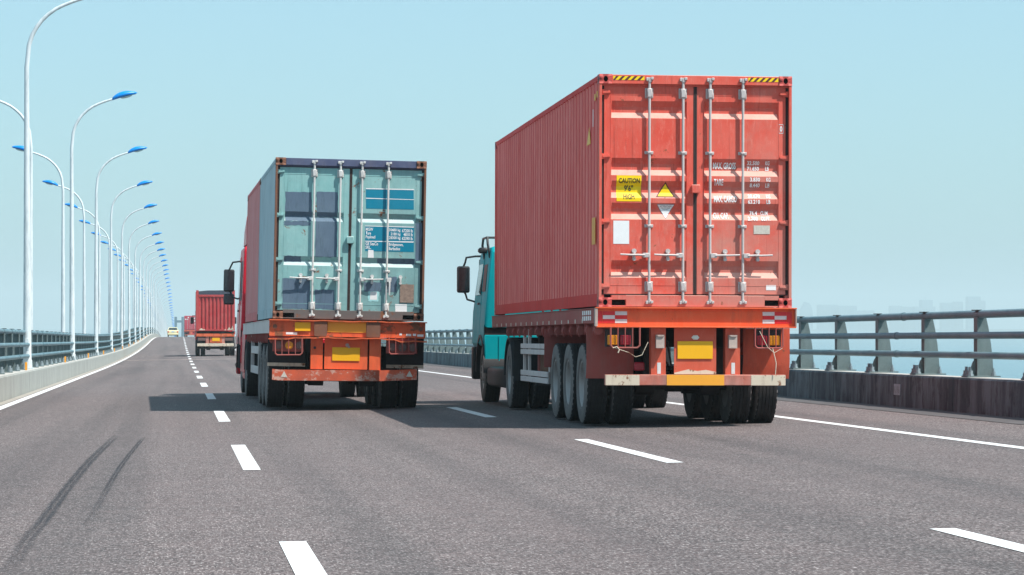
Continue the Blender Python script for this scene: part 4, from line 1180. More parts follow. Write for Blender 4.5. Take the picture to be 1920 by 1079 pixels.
# ---------------------------------------------------------------- semi-trailers
def trailer(root, L, side_mat, bz, winch=True, far=False):
    """common chassis, local origin on the ground under the rear face"""
    z0, z1 = bz
    for s in (-1, 1):
        g = G(); a, b = sorted((s * 1.252, s * 1.17)); g.box(a, b, 0.06, L - 0.05, z0 + 0.02, z1 - 0.01, 0.006)
        g.box(*sorted((s * 1.26, s * 1.15)), 0.06, L - 0.05, z1 - 0.012, z1 - 0.001)
        g.build('side_rail', side_mat, root)
        g = G(); g.box(s * 0.46 - 0.06, s * 0.46 + 0.06, 0.12, L - 0.4, z0 - 0.28, z1 - 0.03); g.build('main_beam', M['chassis_dark'], root)
    g = G()
    y = 0.5
    while y < L - 0.3:
        g.box(-1.17, 1.17, y, y + 0.07, z0 + 0.03, z1 - 0.04); y += 0.62
    g.box(-1.16, 1.16, 0.08, L - 0.1, z1 - 0.04, z1 - 0.03)
    g.build('cross_members', M['chassis_dark'], root)
    if far: return
    if winch:
        for i in range(14):
            y = 0.22 + 0.75 * i
            g = G(); x = -1.20
            g.box(x - 0.05, x + 0.02, y - 0.10, y - 0.085, z0 - 0.12, z0 + 0.02); g.box(x - 0.05, x + 0.02, y + 0.085, y + 0.10, z0 - 0.12, z0 + 0.02)
            g.cyl((x - 0.015, y - 0.16, z0 - 0.065), (x - 0.015, y + 0.12, z0 - 0.065), 0.036, 8)
            g.cyl((x - 0.015, y - 0.165, z0 - 0.065), (x - 0.015, y - 0.13, z0 - 0.065), 0.058, 10)
            g.tube([(x - 0.01, y, z0 + 0.02), (x - 0.055, y, z0 - 0.05), (x - 0.02, y, z0 - 0.14)], 0.012, 6)
            g.build('winch', M['chassis_red'], root)
    for y in (1.42, 2.74, 4.06):
        axle(root, y)
        dual(root, y)
    # air tanks, landing legs, brake gear
    g = G(); g.cyl((-0.35, 5.2, 0.75), (0.35, 5.2, 0.75), 0.14, 14); g.build('air_tank', M['chassis_dark'], root)
    for s in (-1, 1):
        g = G(); g.box(s * 0.8 - 0.06, s * 0.8 + 0.06, 9.0 - 0.06, 9.0 + 0.06, 0.42, z0); g.box(s * 0.8 - 0.12, s * 0.8 + 0.12, 8.88, 9.12, 0.38, 0.42)
        g.build('landing_leg', M['chassis_dark'], root)
    g = G()
    for k in range(7):
        x = -0.3 + 0.1 * k
        g.tube([(x, 0.35, z0 - 0.2), (x + random.uniform(-0.1, 0.1), 0.5, z0 - 0.42 - random.uniform(0, 0.25)), (x + random.uniform(-0.2, 0.2), 1.0, 0.75)], 0.014, 6)
    g.build('air_hose', M['black_plastic'], root)

def light_guard(root, x0, x1, z0, z1, y0, mat, nbars=3):
    g = G(); r = 0.008; yb = y0
    g.tube([(x0, yb, z1), (x0, yb - 0.0, z0 + 0.03), (x0 + 0.03, yb, z0), (x1 - 0.03, yb, z0), (x1, yb, z0 + 0.03), (x1, yb, z1)], 0.012, 8)
    for i in range(nbars):
        x = x0 + (x1 - x0) * (i + 1) / (nbars + 1)
        g.cyl((x, yb, z0), (x, yb, z1), 0.008, 6)
    return g.build('light_guard', mat, root)

t1 = empty('semi_trailer'); tag(t1, 'orange tailed flatbed semi-trailer with yellow plates under the tall red container', 'trailer')
place(t1, T1_loc, T1_rot)
trailer(t1, 12.3, M['chassis_red'], (1.27, 1.485))
g = G(); zb, zt = 1.255, 1.478
g.box(-1.235, 1.262, 0.03, 0.06, zb, zt)                       # web of the channel
g.box(-1.262, 1.278, -0.035, 0.06, zt - 0.002, zt + 0.014, 0.003); g.box(-1.25, 1.268, -0.045, 0.06, zb - 0.016, zb + 0.001, 0.003)
beam = g.build('rear_beam', M['orange'], t1)
g = G(); g.box(-1.268, -1.236, -0.03, 0.06, zb, zt - 0.003); g.box(1.263, 1.276, -0.03, 0.06, zb, zt - 0.003); g.build('beam_end', M['dusty_steel'], beam)
# reflective chequers
for s in (-1, 1):
    for col in range(2):
        for rw in range(3):
            w = 0.153; h = 0.049
            x0 = (-1.165 + col * w) if s < 0 else (0.852 + col * w)
            z0 = 1.295 + (2 - rw) * h
            red = (col + rw) % 2 == (0 if s < 0 else 1)
            G().box(x0 + 0.001, x0 + w - 0.001, 0.0265, 0.0285, z0 + 0.0008, z0 + h - 0.0008).build('reflector_tape', M['refl_red' if red else 'refl_white'], beam, angle=0)
    x0, x1 = ((-1.232, -1.170) if s < 0 else (1.162, 1.225))
    G().box(x0, x1, 0.0265, 0.0285, 1.295, 1.442).build('reflector_tape', M['refl_red'], beam, angle=0)
# posts, number panel
for (a, b) in ((-0.552, -0.368), (0.386, 0.572)):
    g = G(); g.box(a, b, 0.05, 0.068, 0.655, 1.238); g.box(a, a + 0.012, 0.068, 0.2, 0.655, 1.238); g.box(b - 0.012, b, 0.068, 0.2, 0.655, 1.238)
    p = g.build('bumper_post', M['orange_red'], t1)
    xm = (a + b) / 2 + 0.01 * (1 if a < 0 else -1)
    g = G(); g.prism([(xm - 0.052, 0.985), (xm + 0.052, 0.985), (xm + 0.052, 1.15), (xm - 0.052, 1.15)], 'y', -0.03, 0.049)
    g.prism([(xm - 0.052, 1.15), (xm + 0.052, 1.15), (xm + 0.03, 1.13), (xm - 0.03, 1.13)], 'y', -0.045, -0.03)
    g.prism([(xm - 0.052, 0.985), (xm + 0.052, 0.985), (xm + 0.03, 1.005), (xm - 0.03, 1.005)], 'y', -0.045, -0.03)
    g.build('rope_hook', M['dusty_steel'], p)
    x5 = -0.475 if a < 0 else 0.462
    G().box(x5, x5 + 0.045, 0.0465, 0.049, 0.665, 0.805).build('reflector_tape', M['refl_white'], p, angle=0)
g = G(); g.box(-0.262, 0.27, 0.052, 0.066, 0.66, 1.238); np_ = g.build('number_panel', M['orange_red'], t1)
g = G(); g.prism([(-0.26, 0.662), (0.268, 0.662), (0.268, 0.69), (0.14, 0.715), (0.03, 0.70), (-0.08, 0.722), (-0.26, 0.678)], 'y', 0.049, 0.0515); g.build('scuffed_edge', M['beige_worn'], np_)
G().box(-0.222, 0.224, 0.038, 0.044, 0.852, 1.072, 0.003).build('licence_plate', M['yellow'], np_)
g = G(); g.cyl((0.005, 0.02, 1.118), (0.005, 0.052, 1.118), 0.024, 14); g.prism([(-0.045, 1.118), (-0.02, 1.145), (0.03, 1.145), (0.055, 1.118), (0.03, 1.092), (-0.02, 1.092)], 'y', 0.04, 0.0515); g.build('plate_lamp', M['chrome'], np_)
# bumper bar
g = G(); g.box(-1.138, 1.138, -0.02, 0.08, 0.522, 0.656, 0.008); bp = g.build('bumper_bar', M['bumper_red'], t1)
for (a, b, m_) in ((-0.366, 0.358, 'amber'), (-1.135, -0.71, 'beige_worn'), (0.70, 1.135, 'beige_worn')):
    G().box(a, b, -0.0235, -0.0205, 0.524, 0.655 if m_ == 'amber' else 0.652).build('bumper_band', M[m_], bp, angle=0)
# tail lights and their guards
for s in (-1, 1):
    x_am, x_rd = (PX1(1147), PX1(1171)) if s < 0 else (PX1(1454.5), PX1(1430.5))
    tl = empty('tail_light', t1, (0, 0, 0))
    G().box(min(x_am, x_rd) - 0.085, max(x_am, x_rd) + 0.085, 0.02, 0.10, 1.0, 1.22).build('housing', M['chassis_dark'], tl)
    zc = 1.085
    for (xc, m_) in ((x_am, 'lens_amber'), (x_rd, 'lens_red')):
        g = G(); g.box(xc - 0.067, xc + 0.067, -0.012, 0.025, zc - 0.063, zc + 0.063, 0.014, seg=2)
        for i in range(5):
            for j in range(5):
                g.box(xc - 0.055 + i * 0.0225, xc - 0.037 + i * 0.0225, -0.016, -0.011, zc - 0.053 + j * 0.0225, zc - 0.036 + j * 0.0225)
        g.build('lens', M[m_], tl)
    x0, x1 = (PX1(1142), PX1(1197)) if s < 0 else (PX1(1416), PX1(1469))
    light_guard(tl, x0, x1, 0.988, 1.245, -0.04, M['chassis_red'], 3)
G().box(-0.735, -0.60, 0.25, 0.3, 0.70, 0.81, 0.015).build('reflector', M['lens_red'], t1)
# steel mudguards behind the last wheels and in front of the first ones
for s in (-1, 1):
    g = G()
    prof = [(0.50, 1.24), (0.50, 0.80), (0.56, 0.60), (0.575, 0.60), (0.52, 0.80), (0.52, 1.24)]
    a, b = sorted((s * 1.30, s * 0.70))
    g.prism(prof, 'x', a, b)
    o = g.build('mudguard', M['orange_red'] if s > 0 else M['chassis_red'], t1)
    g = G(); g.prism([(4.78, 1.24), (4.80, 0.7), (4.815, 0.7), (4.80, 1.24)], 'x', a, b); g.box(*sorted((s * 0.72, s * 0.70)), 0.6, 4.75, 0.9, 1.24)
    g.build('mudguard', M['chassis_red'], t1)
# string on the right light guard, twine on the left
g = G(); g.tube([(0.80, -0.045, 1.20), (0.90, -0.06, 1.0), (0.985, -0.052, 0.93), (1.09, -0.05, 0.99)], 0.004, 5); g.tube([(0.965, -0.052, 0.985), (0.995, -0.055, 0.86), (1.01, -0.05, 0.80), (1.0, -0.05, 0.66)], 0.006, 5); g.build('loose_string', M['beige_worn'], t1)
g = G(); g.tube([(-0.60, 0.0, 1.06), (-0.68, -0.03, 0.90), (-0.76, -0.04, 0.875), (-0.85, -0.05, 0.93), (-1.02, -0.055, 0.985)], 0.004, 5); g.tube([(-1.05, -0.055, 0.985), (-1.0, -0.06, 1.0), (-0.97, -0.06, 0.965), (-0.985, -0.06, 0.925)], 0.008, 5); g.build('loose_string', M['beige_worn'], t1)
# side guard of pale planks
sg = empty('side_guard', t1, (0, 0, 0))
for (z0, z1) in ((0.87, 1.03), (0.46, 0.63)):
    for (za, zb_) in ((z0, (z0 + z1) / 2 - 0.006), ((z0 + z1) / 2 + 0.006, z1)):
        G().box(-1.235, -1.205, 4.95, 8.25, za, zb_, 0.006).build('guard_plank', M['chassis_white'], sg)
for y in (5.0, 7.5, 8.1):
    G().box(-1.20, -1.16, y, y + 0.10, 0.46, 1.25).build('guard_post', M['chassis_white'], sg)
G().box(-1.20, -1.17, 6.3, 6.36, 0.5, 1.03).build('guard_post', M['chassis_red'], sg)
G().box(-1.05, -0.75, 5.6, 7.6, 0.6, 1.0, 0.02).build('tool_box', M['rust'], t1)
# white stencil block on the side rail
g = G()
for (za, zb_) in ((1.40, 1.455), (1.33, 1.385)):
    for i in range(5): g.box(-1.2545, -1.2525, 0.45 + i * 0.17, 0.56 + i * 0.17, za, zb_)
g.build('stencil', M['print_white'], t1, angle=0)
g = G()
for i in range(16): g.box(-1.2545, -1.2525, 1.2 + i * 0.68, 1.28 + i * 0.68, 1.30, 1.35)
g.build('stencil', M['offwhite'], t1, angle=0)

t2 = empty('semi_trailer'); tag(t2, 'worn orange semi-trailer with bent bumper under the teal container', 'trailer')
place(t2, T2_loc, T2_rot)
trailer(t2, 12.3, M['chassis_white'], (1.20, 1.44))
Q = lambda px: (px - 646) / 116.3
g = G(); zb, zt = 1.18, 1.43
g.box(-1.27, 1.25, 0.02, 0.05, zb, zt)
def wavy(z, amp, th, y0):
    top = []; n = 24
    for i in range(n + 1):
        x = -1.28 + 2.55 * i / n
        top.append((x, z + amp * math.sin(i * 0.9) + amp * 0.6 * math.sin(i * 2.3 + 1) - (0.035 if (i < 4 or i > 19) and amp > 0.005 else 0)))
    for i in range(n):
        (xa, za), (xb, zb_) = top[i], top[i + 1]
        g.prism([(xa, za), (xb, zb_), (xb, zb_ + th), (xa, za + th)], 'y', y0, 0.05)
wavy(zt - 0.004, 0.004, 0.018, -0.05); wavy(zb - 0.03, 0.008, 0.02, -0.06)
beam2 = g.build('rear_beam', M['orange_worn'], t2)
for (a, b) in ((Q(582), Q(606)), (Q(680), Q(706))):
    g = G(); g.prism([(a, zb + 0.02), (a + 0.02, zb + 0.005), (b - 0.02, zb + 0.005), (b, zb + 0.02), (b, zt - 0.01), (a, zt - 0.01)], 'y', -0.03, 0.019); g.build('dent_plate', M['rust'], beam2)
G().box(Q(546), Q(575), -0.004, 0.0, 1.265, 1.405, 0.001).build('side_plate', M['yellow'], beam2)
G().box(Q(607), Q(679.5), 0.012, 0.018, 1.255, 1.425).build('amber_panel', M['amber'], beam2)
for xx in (-1.18, 1.17):
    g = G(); g.cyl((xx, -0.005, 1.33), (xx, 0.019, 1.33), 0.035, 12); g.build('rear_marker', M['rust'], beam2)
g = G()
for (x0, x1, z) in ((-1.0, -0.82, 1.205), (0.83, 0.87, 1.225), (0.94, 1.02, 1.215), (1.05, 1.10, 1.22), (1.12, 1.22, 1.21)):
    g.box(x0, x1, 0.0165, 0.019, z, z + 0.035)
g.build('worn_lettering', M['print_white'], beam2, angle=0)
for (a, b) in ((Q(577), Q(599.5)), (Q(687), Q(708.5))):
    g = G(); g.box(a, b, 0.045, 0.06, 0.655, 1.155); g.box(a, a + 0.012, 0.06, 0.2, 0.655, 1.155); g.box(b - 0.012, b, 0.06, 0.2, 0.655, 1.155)
    g.build('bumper_post', M['orange'], t2)
g = G(); g.cyl((Q(584), 0.02, 1.0), (Q(584), 0.05, 1.0), 0.022, 10); g.build('bolt', M['chassis_dark'], t2)
g = G(); g.box(Q(602.5), Q(683.5), 0.05, 0.064, 0.66, 1.155); np2 = g.build('number_panel', M['orange'], t2)
G().box(Q(617), Q(669), 0.036, 0.042, 0.795, 1.012, 0.003).build('licence_plate', M['yellow'], np2)
g = G(); g.cyl((Q(645), 0.03, 1.05), (Q(645), 0.052, 1.05), 0.03, 10); g.cyl((Q(648), 0.015, 1.02), (Q(648), 0.05, 1.03), 0.018, 8); g.build('plate_lamp', M['dusty_steel'], np2)
# bent bumper
g = G(); xs = [-1.21, -1.1, -0.5, 0.0, 0.50, 0.52, 0.8, 1.0, 1.12]
def bz_(x): return 0.475 + 0.01 * x + (0.05 * (x - 0.5) ** 1.3 if x > 0.5 else 0) + (0.012 if x < -1.15 else 0)
for i in range(len(xs) - 1):
    a, b = xs[i], xs[i + 1]
    g.prism([(a, bz_(a)), (b, bz_(b)), (b, bz_(b) + 0.172), (a, bz_(a) + 0.172)], 'y', -0.04, 0.05)
bmesh.ops.remove_doubles(g.bm, verts=g.bm.verts[:], dist=0.0005)
def mat_peeled():
    m = NT('peeling_orange_bumper')
    n = m.noise(1.0, 8, 0.75, m.mapv((3.2, 3, 5)))
    n2 = m.noise(30, 6, 0.7)
    c = m.mix(m.ramp(m.noise(2.5, 6, 0.7), 0.35, 0.7), (0.60, 0.095, 0.035), (0.36, 0.075, 0.04))
    f = m.math('ADD', m.math('MULTIPLY', n, 0.75), m.math('MULTIPLY', n2, 0.25))
    c = m.mix(m.math('MULTIPLY', m.ramp(f, 0.53, 0.57), 0.85), c, (0.55, 0.36, 0.29))
    c = m.mix(m.ramp(f, 0.40, 0.37), c, (0.16, 0.06, 0.04))
    m.base(c); m.rough(0.7); return m.m
bp2 = g.build('bumper_bar', mat_peeled(), t2)
random.seed(12)
for xx in (-1.02, 1.0):
    g = G(); z = bz_(xx) + 0.055; g.prism([(xx - 0.055, z), (xx + 0.055, z - 0.004), (xx, z + 0.095)], 'y', -0.045, -0.0405); g.build('triangle_reflector', M['offwhite'], bp2, angle=0)
# round tail lights in tilted guards, rubber flaps
for s in (-1, 1):
    tl = empty('tail_light', t2, (0, 0, 0))
    xc = (Q(536)) if s < 0 else Q(749)
    G().box(xc - 0.26, xc + 0.24, 0.05, 0.12, 0.93, 1.17).build('housing', M['chassis_red'], tl)
    for k, xx in enumerate((-0.17, 0.0, 0.17)):
        g = G(); g.cyl((xc + xx, 0.0, 1.03), (xc + xx, 0.05, 1.03), 0.066, 18); g.cyl((xc + xx, -0.012, 1.03), (xc + xx, 0.0, 1.03), 0.045, 18)
        g.build('lens', M['lens_amber' if (k == 1 and s < 0) else 'lens_dull'], tl)
    gd = light_guard(tl, xc - 0.20, xc + 0.23, 0.90, 1.17, -0.05, M['chassis_red'], 3)
    gd.rotation_euler = (0, R(-1.5), 0)
    a, b = sorted((s * 1.27, s * 0.66))
    g = G(); g.prism([(0.42, 1.2), (0.43, 0.72), (0.445, 0.72), (0.44, 1.2)], 'x', a, b); fl = g.build('mud_flap', M['flap'], t2)
    g = G(); g.box(a, b, 0.40, 0.428, 0.69, 0.745); g.build('flap_strip', M['beige_worn'], fl)
# pale side guard on the trailer's left flank
sg = empty('side_guard', t2, (0, 0, 0))
for (z0, z1) in ((0.86, 1.0), (0.5, 0.64)):
    G().box(-1.235, -1.205, 4.9, 8.3, z0, z1, 0.006).build('guard_plank', M['chassis_white'], sg)
for y in (4.95, 8.2):
    G().box(-1.235, -1.17, y, y + 0.09, 0.5, 1.2).build('guard_post', M['chassis_white'], sg)

# ---------------------------------------------------------------- tractors
def tractor(root, mt, y_drive, y_front, y_rear, y_nose, roof, fairing=None, visor=False, far=False):
    """cab-over tractor; local origin shared with its trailer"""
    W = mt.get('W', 1.24)
    zf = 0.98                                        # cab floor
    # cab shell from side profile
    prof = [(y_rear, zf + 0.32), (y_rear + 0.12, zf + 0.32), (y_rear + 0.12, zf), (y_nose - 0.02, zf), (y_nose, zf + 0.55), (y_nose - 0.10, zf + 0.95), (y_nose - 0.32, roof - 0.12), (y_nose - 0.5, roof), (y_rear + 0.1, roof), (y_rear, roof - 0.1)]
    g = G(); g.prism(prof, 'x', -W, W)
    es = [e for e in g.bm.edges if abs(e.verts[0].co.x - e.verts[1].co.x) < 1e-6]
    bmesh.ops.bevel(g.bm, geom=es, offset=0.06, segments=3, affect='EDGES', profile=0.5)
    cab = g.build('cab', mt['cab'], root)
    for s in (-1, 1):
        a, b = sorted((s * (W + 0.002), s * (W + 0.008)))
        # door and its window
        dy0, dy1 = y_nose - 1.25, y_nose - 0.28
        g = G(); g.prism([(dy0, zf + 0.05), (dy1 + 0.16, zf + 0.05), (dy1 + 0.16, zf + 0.6), (dy1, zf + 0.98), (dy1 - 0.18, roof - 0.2), (dy0, roof - 0.2)], 'x', *sorted((s * (W - 0.004), s * (W + 0.012))))
        dr = g.build('cab_door', mt['door'], root)
        g = G(); g.prism([(dy0 + 0.06, zf + 0.9), (dy1 - 0.06, zf + 0.9), (dy1 - 0.22, roof - 0.28), (dy0 + 0.06, roof - 0.28)], 'x', *sorted((s * (W + 0.013), s * (W + 0.018))))
        g.build('side_window', M['glass'], dr)
        g = G(); g.box(*sorted((s * (W + 0.014), s * (W + 0.045))), dy0 + 0.05, dy0 + 0.20, zf + 0.72, zf + 0.76, 0.006); g.build('door_handle', M['black_plastic'], dr)
        # quarter panel behind the door
        g = G(); g.box(*sorted((s * (W + 0.001), s * (W + 0.007))), y_rear + 0.35, dy0 - 0.06, zf + 0.95, roof - 0.3, 0.002); g.build('quarter_window', M['black_plastic'], root)
        # front fender and step
        g = G()
        arch = [(y_front + 0.62 * math.cos(t), 0.52 + 0.60 * math.sin(t)) for t in [math.pi * i / 14 for i in range(15)]]
        arch2 = [(y_front + 0.68 * math.cos(t), 0.52 + 0.66 * math.sin(t)) for t in [math.pi * (14 - i) / 14 for i in range(15)]]
        g.prism(arch + arch2, 'x', *sorted((s * 0.85, s * (W + 0.015)))); g.build('wheel_arch', M['black_plastic'], root)
        # mirror
        mr = G(); mx = s * (W + mt.get('mdx', 0.25)); my = y_nose - 0.05
        mr.box(mx - 0.115, mx + 0.115, my - 0.05, my + 0.07, mt['mz'] - 0.24, mt['mz'] + 0.24, 0.035, seg=2)
        mo = mr.build('mirror', M['black_plastic'], root)
        G().box(mx - 0.095, mx + 0.095, my - 0.055, my - 0.05, mt['mz'] - 0.21, mt['mz'] + 0.21, 0.002).build('mirror_glass', M['mirror_glass'], mo)
        g = G()
        zt_, zb_ = mt['mz'] + 0.38, mt['mz'] - 0.36
        g.tube([(s * (W - 0.20), my - 0.45, zt_ + 0.03), (s * (W - 0.03), my - 0.25, zt_ + 0.03), (s * (W + 0.12), my - 0.12, zt_ + 0.01), (mx - s * 0.03, my, zt_ - 0.08), (mx, my, mt['mz'] + 0.23)], 0.018, 8)
        g.build('mirror_arm', M['black_plastic'], mo); g = G()
        g.tube([(s * (W - 0.15), my - 0.30, zb_ - 0.04), (s * (W - 0.03), my - 0.15, zb_ - 0.04), (s * (W + 0.1), my - 0.1, zb_ + 0.0), (mx - s * 0.04, my, mt['mz'] - 0.26), (mx - s * 0.02, my, mt['mz'] - 0.23)], 0.018, 8)
        g.build('mirror_arm', M['black_plastic'], mo)
        if mt.get('mirror2'):
            g = G(); z2 = mt['mz'] - 0.40; g.box(mx - 0.105, mx + 0.115, my - 0.05, my + 0.07, z2 - 0.115, z2 + 0.115, 0.03, seg=2)
            m2 = g.build('mirror', M['black_plastic'], root)
            G().box(mx - 0.085, mx + 0.095, my - 0.055, my - 0.05, z2 - 0.085, z2 + 0.085, 0.002).build('mirror_glass', M['mirror_glass'], m2)
    for nm in ('cab', 'cab_door', 'quarter_window', 'side_window', 'door_handle', 'windscreen'):     # cab sides lean in towards the roof
        for ob in [o for o in root.children] + [q for o in root.children for q in o.children]:
            if ob.name.split('.')[0] == nm and not ob.get('_t'):
                ob['_t'] = 1
                for v in ob.data.vertices: v.co.x *= 1 - mt.get('lean', 0.10) * max(0.0, (v.co.z - 1.35) / (roof - 1.35))
                del ob['_t']
    # windscreen, bumper, headlights
    g = G(); g.prism([(y_nose - 0.07, zf + 0.98), (y_nose - 0.055, zf + 1.0), (y_nose - 0.285, roof - 0.18), (y_nose - 0.30, roof - 0.18)], 'x', -W + 0.1, W - 0.1); g.build('windscreen', M['glass'], root)
    g = G(); g.box(-W, W, y_nose - 0.2, y_nose + 0.08, 0.38, zf - 0.01, 0.04, seg=2); fb = g.build('front_bumper', mt['low'], root)
    for s in (-1, 1): G().box(s * 0.9 - 0.2, s * 0.9 + 0.2, y_nose + 0.075, y_nose + 0.09, 0.62, 0.78, 0.004).build('headlight', M['mirror_glass'], fb)
    G().box(-0.9, 0.9, y_nose - 0.01, y_nose + 0.015, zf + 0.12, zf + 0.5, 0.01).build('grille', M['black_plastic'], root)
    # lower rear panel of the cab and its dark seam
    g = G(); g.box(-W + 0.005, W - 0.005, y_rear + 0.02, y_rear + 0.10, 0.64, 1.17, 0.015); g.build('rear_panel', mt['cab'], root)
    g = G(); g.box(-W + 0.01, W - 0.01, y_rear + 0.04, y_rear + 0.3, 1.175, 1.30); g.build('rear_seam', M['chassis_dark'], root)
    for xx in (-0.98, -0.5, 0.5, 0.98):
        g = G(); g.box(xx - 0.008, xx + 0.008, y_rear + 0.008, y_rear + 0.02, 0.66, 1.15); g.build('panel_rib', mt['cab'], root)
    # chassis of the tractor
    g = G()
    for s in (-1, 1): g.box(s * 0.42 - 0.05, s * 0.42 + 0.05, y_drive - 0.9, y_nose - 0.25, 0.62, 0.92)
    g.box(-0.5, 0.5, y_drive - 0.5, y_drive + 0.5, 0.92, 1.08); g.box(-0.9, 0.9, y_rear + 0.2, y_nose - 0.3, 0.6, 0.95)
    g.build('chassis', M['chassis_dark'], root)
    axle(root, y_drive); dual(root, y_drive)
    for s in (-1, 1): wheel(root, s * 1.06, y_front, 0.52, s < 0, False)
    G().cyl((-0.9, y_front, 0.52), (0.9, y_front, 0.52), 0.07, 10).build('axle', M['chassis_dark'], root)
    # fuel tank, battery box, drive mudguards
    for s in (-1, 1):
        g = G(); g.box(*sorted((s * 1.21, s * 0.62)), y_drive + 0.85, y_front - 0.78, 0.30, 0.63, 0.07, seg=2); g.build('fuel_tank', mt['tank'], root)
        g = G()
        arch = [(y_drive + 0.58 * math.cos(t), 0.52 + 0.58 * math.sin(t)) for t in [math.pi * (0.0 + i / 14) for i in range(15)]]
        arch2 = [(y_drive + 0.605 * math.cos(t), 0.52 + 0.605 * math.sin(t)) for t in [math.pi * (14 - i) / 14 for i in range(15)]]
        g.prism(arch + arch2, 'x', *sorted((s * 0.62, s * 1.26))); g.build('mudguard', M['black_plastic'], root)
        g = G(); g.box(*sorted((s * 0.64, s * 1.24)), y_drive - 0.66, y_drive - 0.645, 0.45, 1.08); g.build('mud_flap', M['flap'], root)
    if fairing:
        for s in (-1, 1):
            g = G(); g.box(*sorted((s * 1.25, s * 1.18)), y_drive + 0.62, y_front - 0.72, fairing[0], fairing[1], 0.02); g.build('side_fairing', mt['cab'], root)
    if visor:
        g = G(); g.prism([(y_rear + 0.1, roof + 0.003), (y_nose - 0.55, roof + 0.003), (y_nose - 1.0, roof + 0.38), (y_rear + 0.15, visor)], 'x', -1.19, 1.19)
        es = [e for e in g.bm.edges]; bmesh.ops.bevel(g.bm, geom=es, offset=0.04, segments=2, affect='EDGES')
        g.build('roof_deflector', mt['cab'], root)
    return cab

k1 = empty('tractor_truck'); tag(k1, 'teal cab-over truck tractor pulling the tall red container', 'truck')
place(k1, T1_loc, T1_rot)
tractor(k1, dict(cab=M['cab_teal'], door=M['cab_teal'], low=M['black_plastic'], tank=M['black_plastic'], mz=2.17, mdx=0.16), 9.75, 14.25, 13.6, 15.8, 2.70)
# roof rack tubes and beacon over the rear of the teal cab
g = G()
for s in (-1, 1):
    g.tube([(s * 1.13, 13.75, 2.5), (s * 1.17, 13.75, 2.74), (s * 1.17, 13.85, 2.86), (s * 1.17, 14.5, 2.86), (s * 1.17, 14.65, 2.74), (s * 1.13, 14.65, 2.5)], 0.022, 8)
g.tube([(-1.17, 13.95, 2.86), (1.17, 13.95, 2.86)], 0.02, 8); g.build('roof_rail', M['black_plastic'], k1)
g = G(); g.box(-1.27, -1.05, 14.3, 14.5, 2.60, 2.70, 0.03); g.build('horn_bracket', M['black_plastic'], k1)
g = G()
for q in range(4):
    g.tube([(-0.3 + 0.15 * q, 13.0, 1.6), (-0.32 + 0.16 * q, 12.6, 1.15), (-0.25 + 0.1 * q, 11.8, 1.3)], 0.02, 6)
g.build('air_hose', M['cab_red'], k1)

k2 = empty('tractor_truck'); tag(k2, 'tall bright red truck tractor with twin mirror ahead of the teal container', 'truck')
place(k2, T2_loc, T2_rot)
tractor(k2, dict(cab=M['cab_red'], door=M['cab_red'], low=M['cab_red'], tank=M['cab_red'], mz=2.38, mirror2=True, mdx=0.19, W=1.275, lean=0.03), 10.5, 14.2, 12.9, 15.35, 3.05, fairing=(0.45, 1.30), visor=3.72)
g = G(); g.tube([(-1.27, 13.2, 1.0), (-1.40, 13.2, 0.93), (-1.42, 13.3, 0.86)], 0.014, 6); g.tube([(-1.27, 13.2, 0.75), (-1.36, 13.25, 0.6), (-1.30, 13.2, 0.42)], 0.008, 6); g.build('loose_cable', M['black_plastic'], k2)

# ---------------------------------------------------------------- third truck far ahead: open-top red box
T3_loc, T3_rot = truck_matrix(2.31, 178.5, R(0.2), 0.0)
T3_rot = (math.atan((rz(2.31, 190) - rz(2.31, 178.5)) / 11.5), 0, R(0.2))
c3 = empty('cargo_box'); tag(c3, 'red ribbed open-top cargo box with dark cover on the truck ahead of the red cab', 'container')
place(c3, T3_loc, T3_rot, (0, 0, 1.60))
def ribbed_end(w, h, n, y, d):
    g = G(); pts = [(-w, y)]; p = 2 * w / n
    for i in range(n):
        x = -w + i * p
        pts += [(x + p * 0.38, y), (x + p * 0.5, y + d), (x + p * 0.88, y + d), (x + p, y)]
    b = [g.bm.verts.new((x, yy, 0.1)) for (x, yy) in pts]; t = [g.bm.verts.new((x, yy, h)) for (x, yy) in pts]
    for i in range(len(pts) - 1): g.bm.faces.new([b[i], b[i + 1], t[i + 1], t[i]])
    return g
ribbed_end(1.06, 2.15, 9, 0.04, 0.07).build('rear_wall', M['cargo_red'], c3, angle=20)
for (z0, z1) in ((2.15, 2.28), (0.0, 0.1)): G().box(-1.1, 1.1, 0.0, 0.1, z0, z1).build('end_rail', M['cargo_red'], c3)
for s in (-1, 1):
    G().box(*sorted((s * 1.22, s * 1.06)), 0.0, 0.15, 0.0, 2.56).build('corner_post', M['cargo_red'], c3)
    G().box(*sorted((s * 1.2, s * 1.14)), 0.15, 6.0, 0.0, 2.5).build('side_wall', M['cargo_red'], c3)
g = G(); g.prism([(-1.14, 2.0), (1.14, 2.0), (1.14, 2.5), (0.4, 2.56), (-0.5, 2.55), (-1.14, 2.49)], 'y', 0.3, 6.0); g.build('tarpaulin', M['wood_dark'], c3)
G().box(-1.2, 1.2, 5.95, 6.05, 0, 2.5).build('front_wall', M['cargo_red'], c3)
for (x, w, h) in ((-0.9, 0.3, 0.14), (-0.72, 0.16, 0.08), (0.62, 0.1, 0.07), (0.85, 0.22, 0.2), (1.06, 0.14, 0.28), (0.98, 0.3, 0.1)):
    g = G(); g.prism([(x - w / 2, 0.04), (x + w / 2, 0.04), (x + w * 0.1, 0.04 + h), (x - w * 0.2, 0.04 + h * 0.6)], 'y', -0.003, -0.001)
    g.build('bare_patch', M['beige_worn'], c3, angle=0)
t3 = empty('flatbed_truck'); tag(t3, 'rusty tailed flatbed truck under the red ribbed cargo box, ahead of the red cab', 'truck')
place(t3, T3_loc, T3_rot)
trailer(t3, 6.2, M['chassis_red'], (1.35, 1.58), far=True)
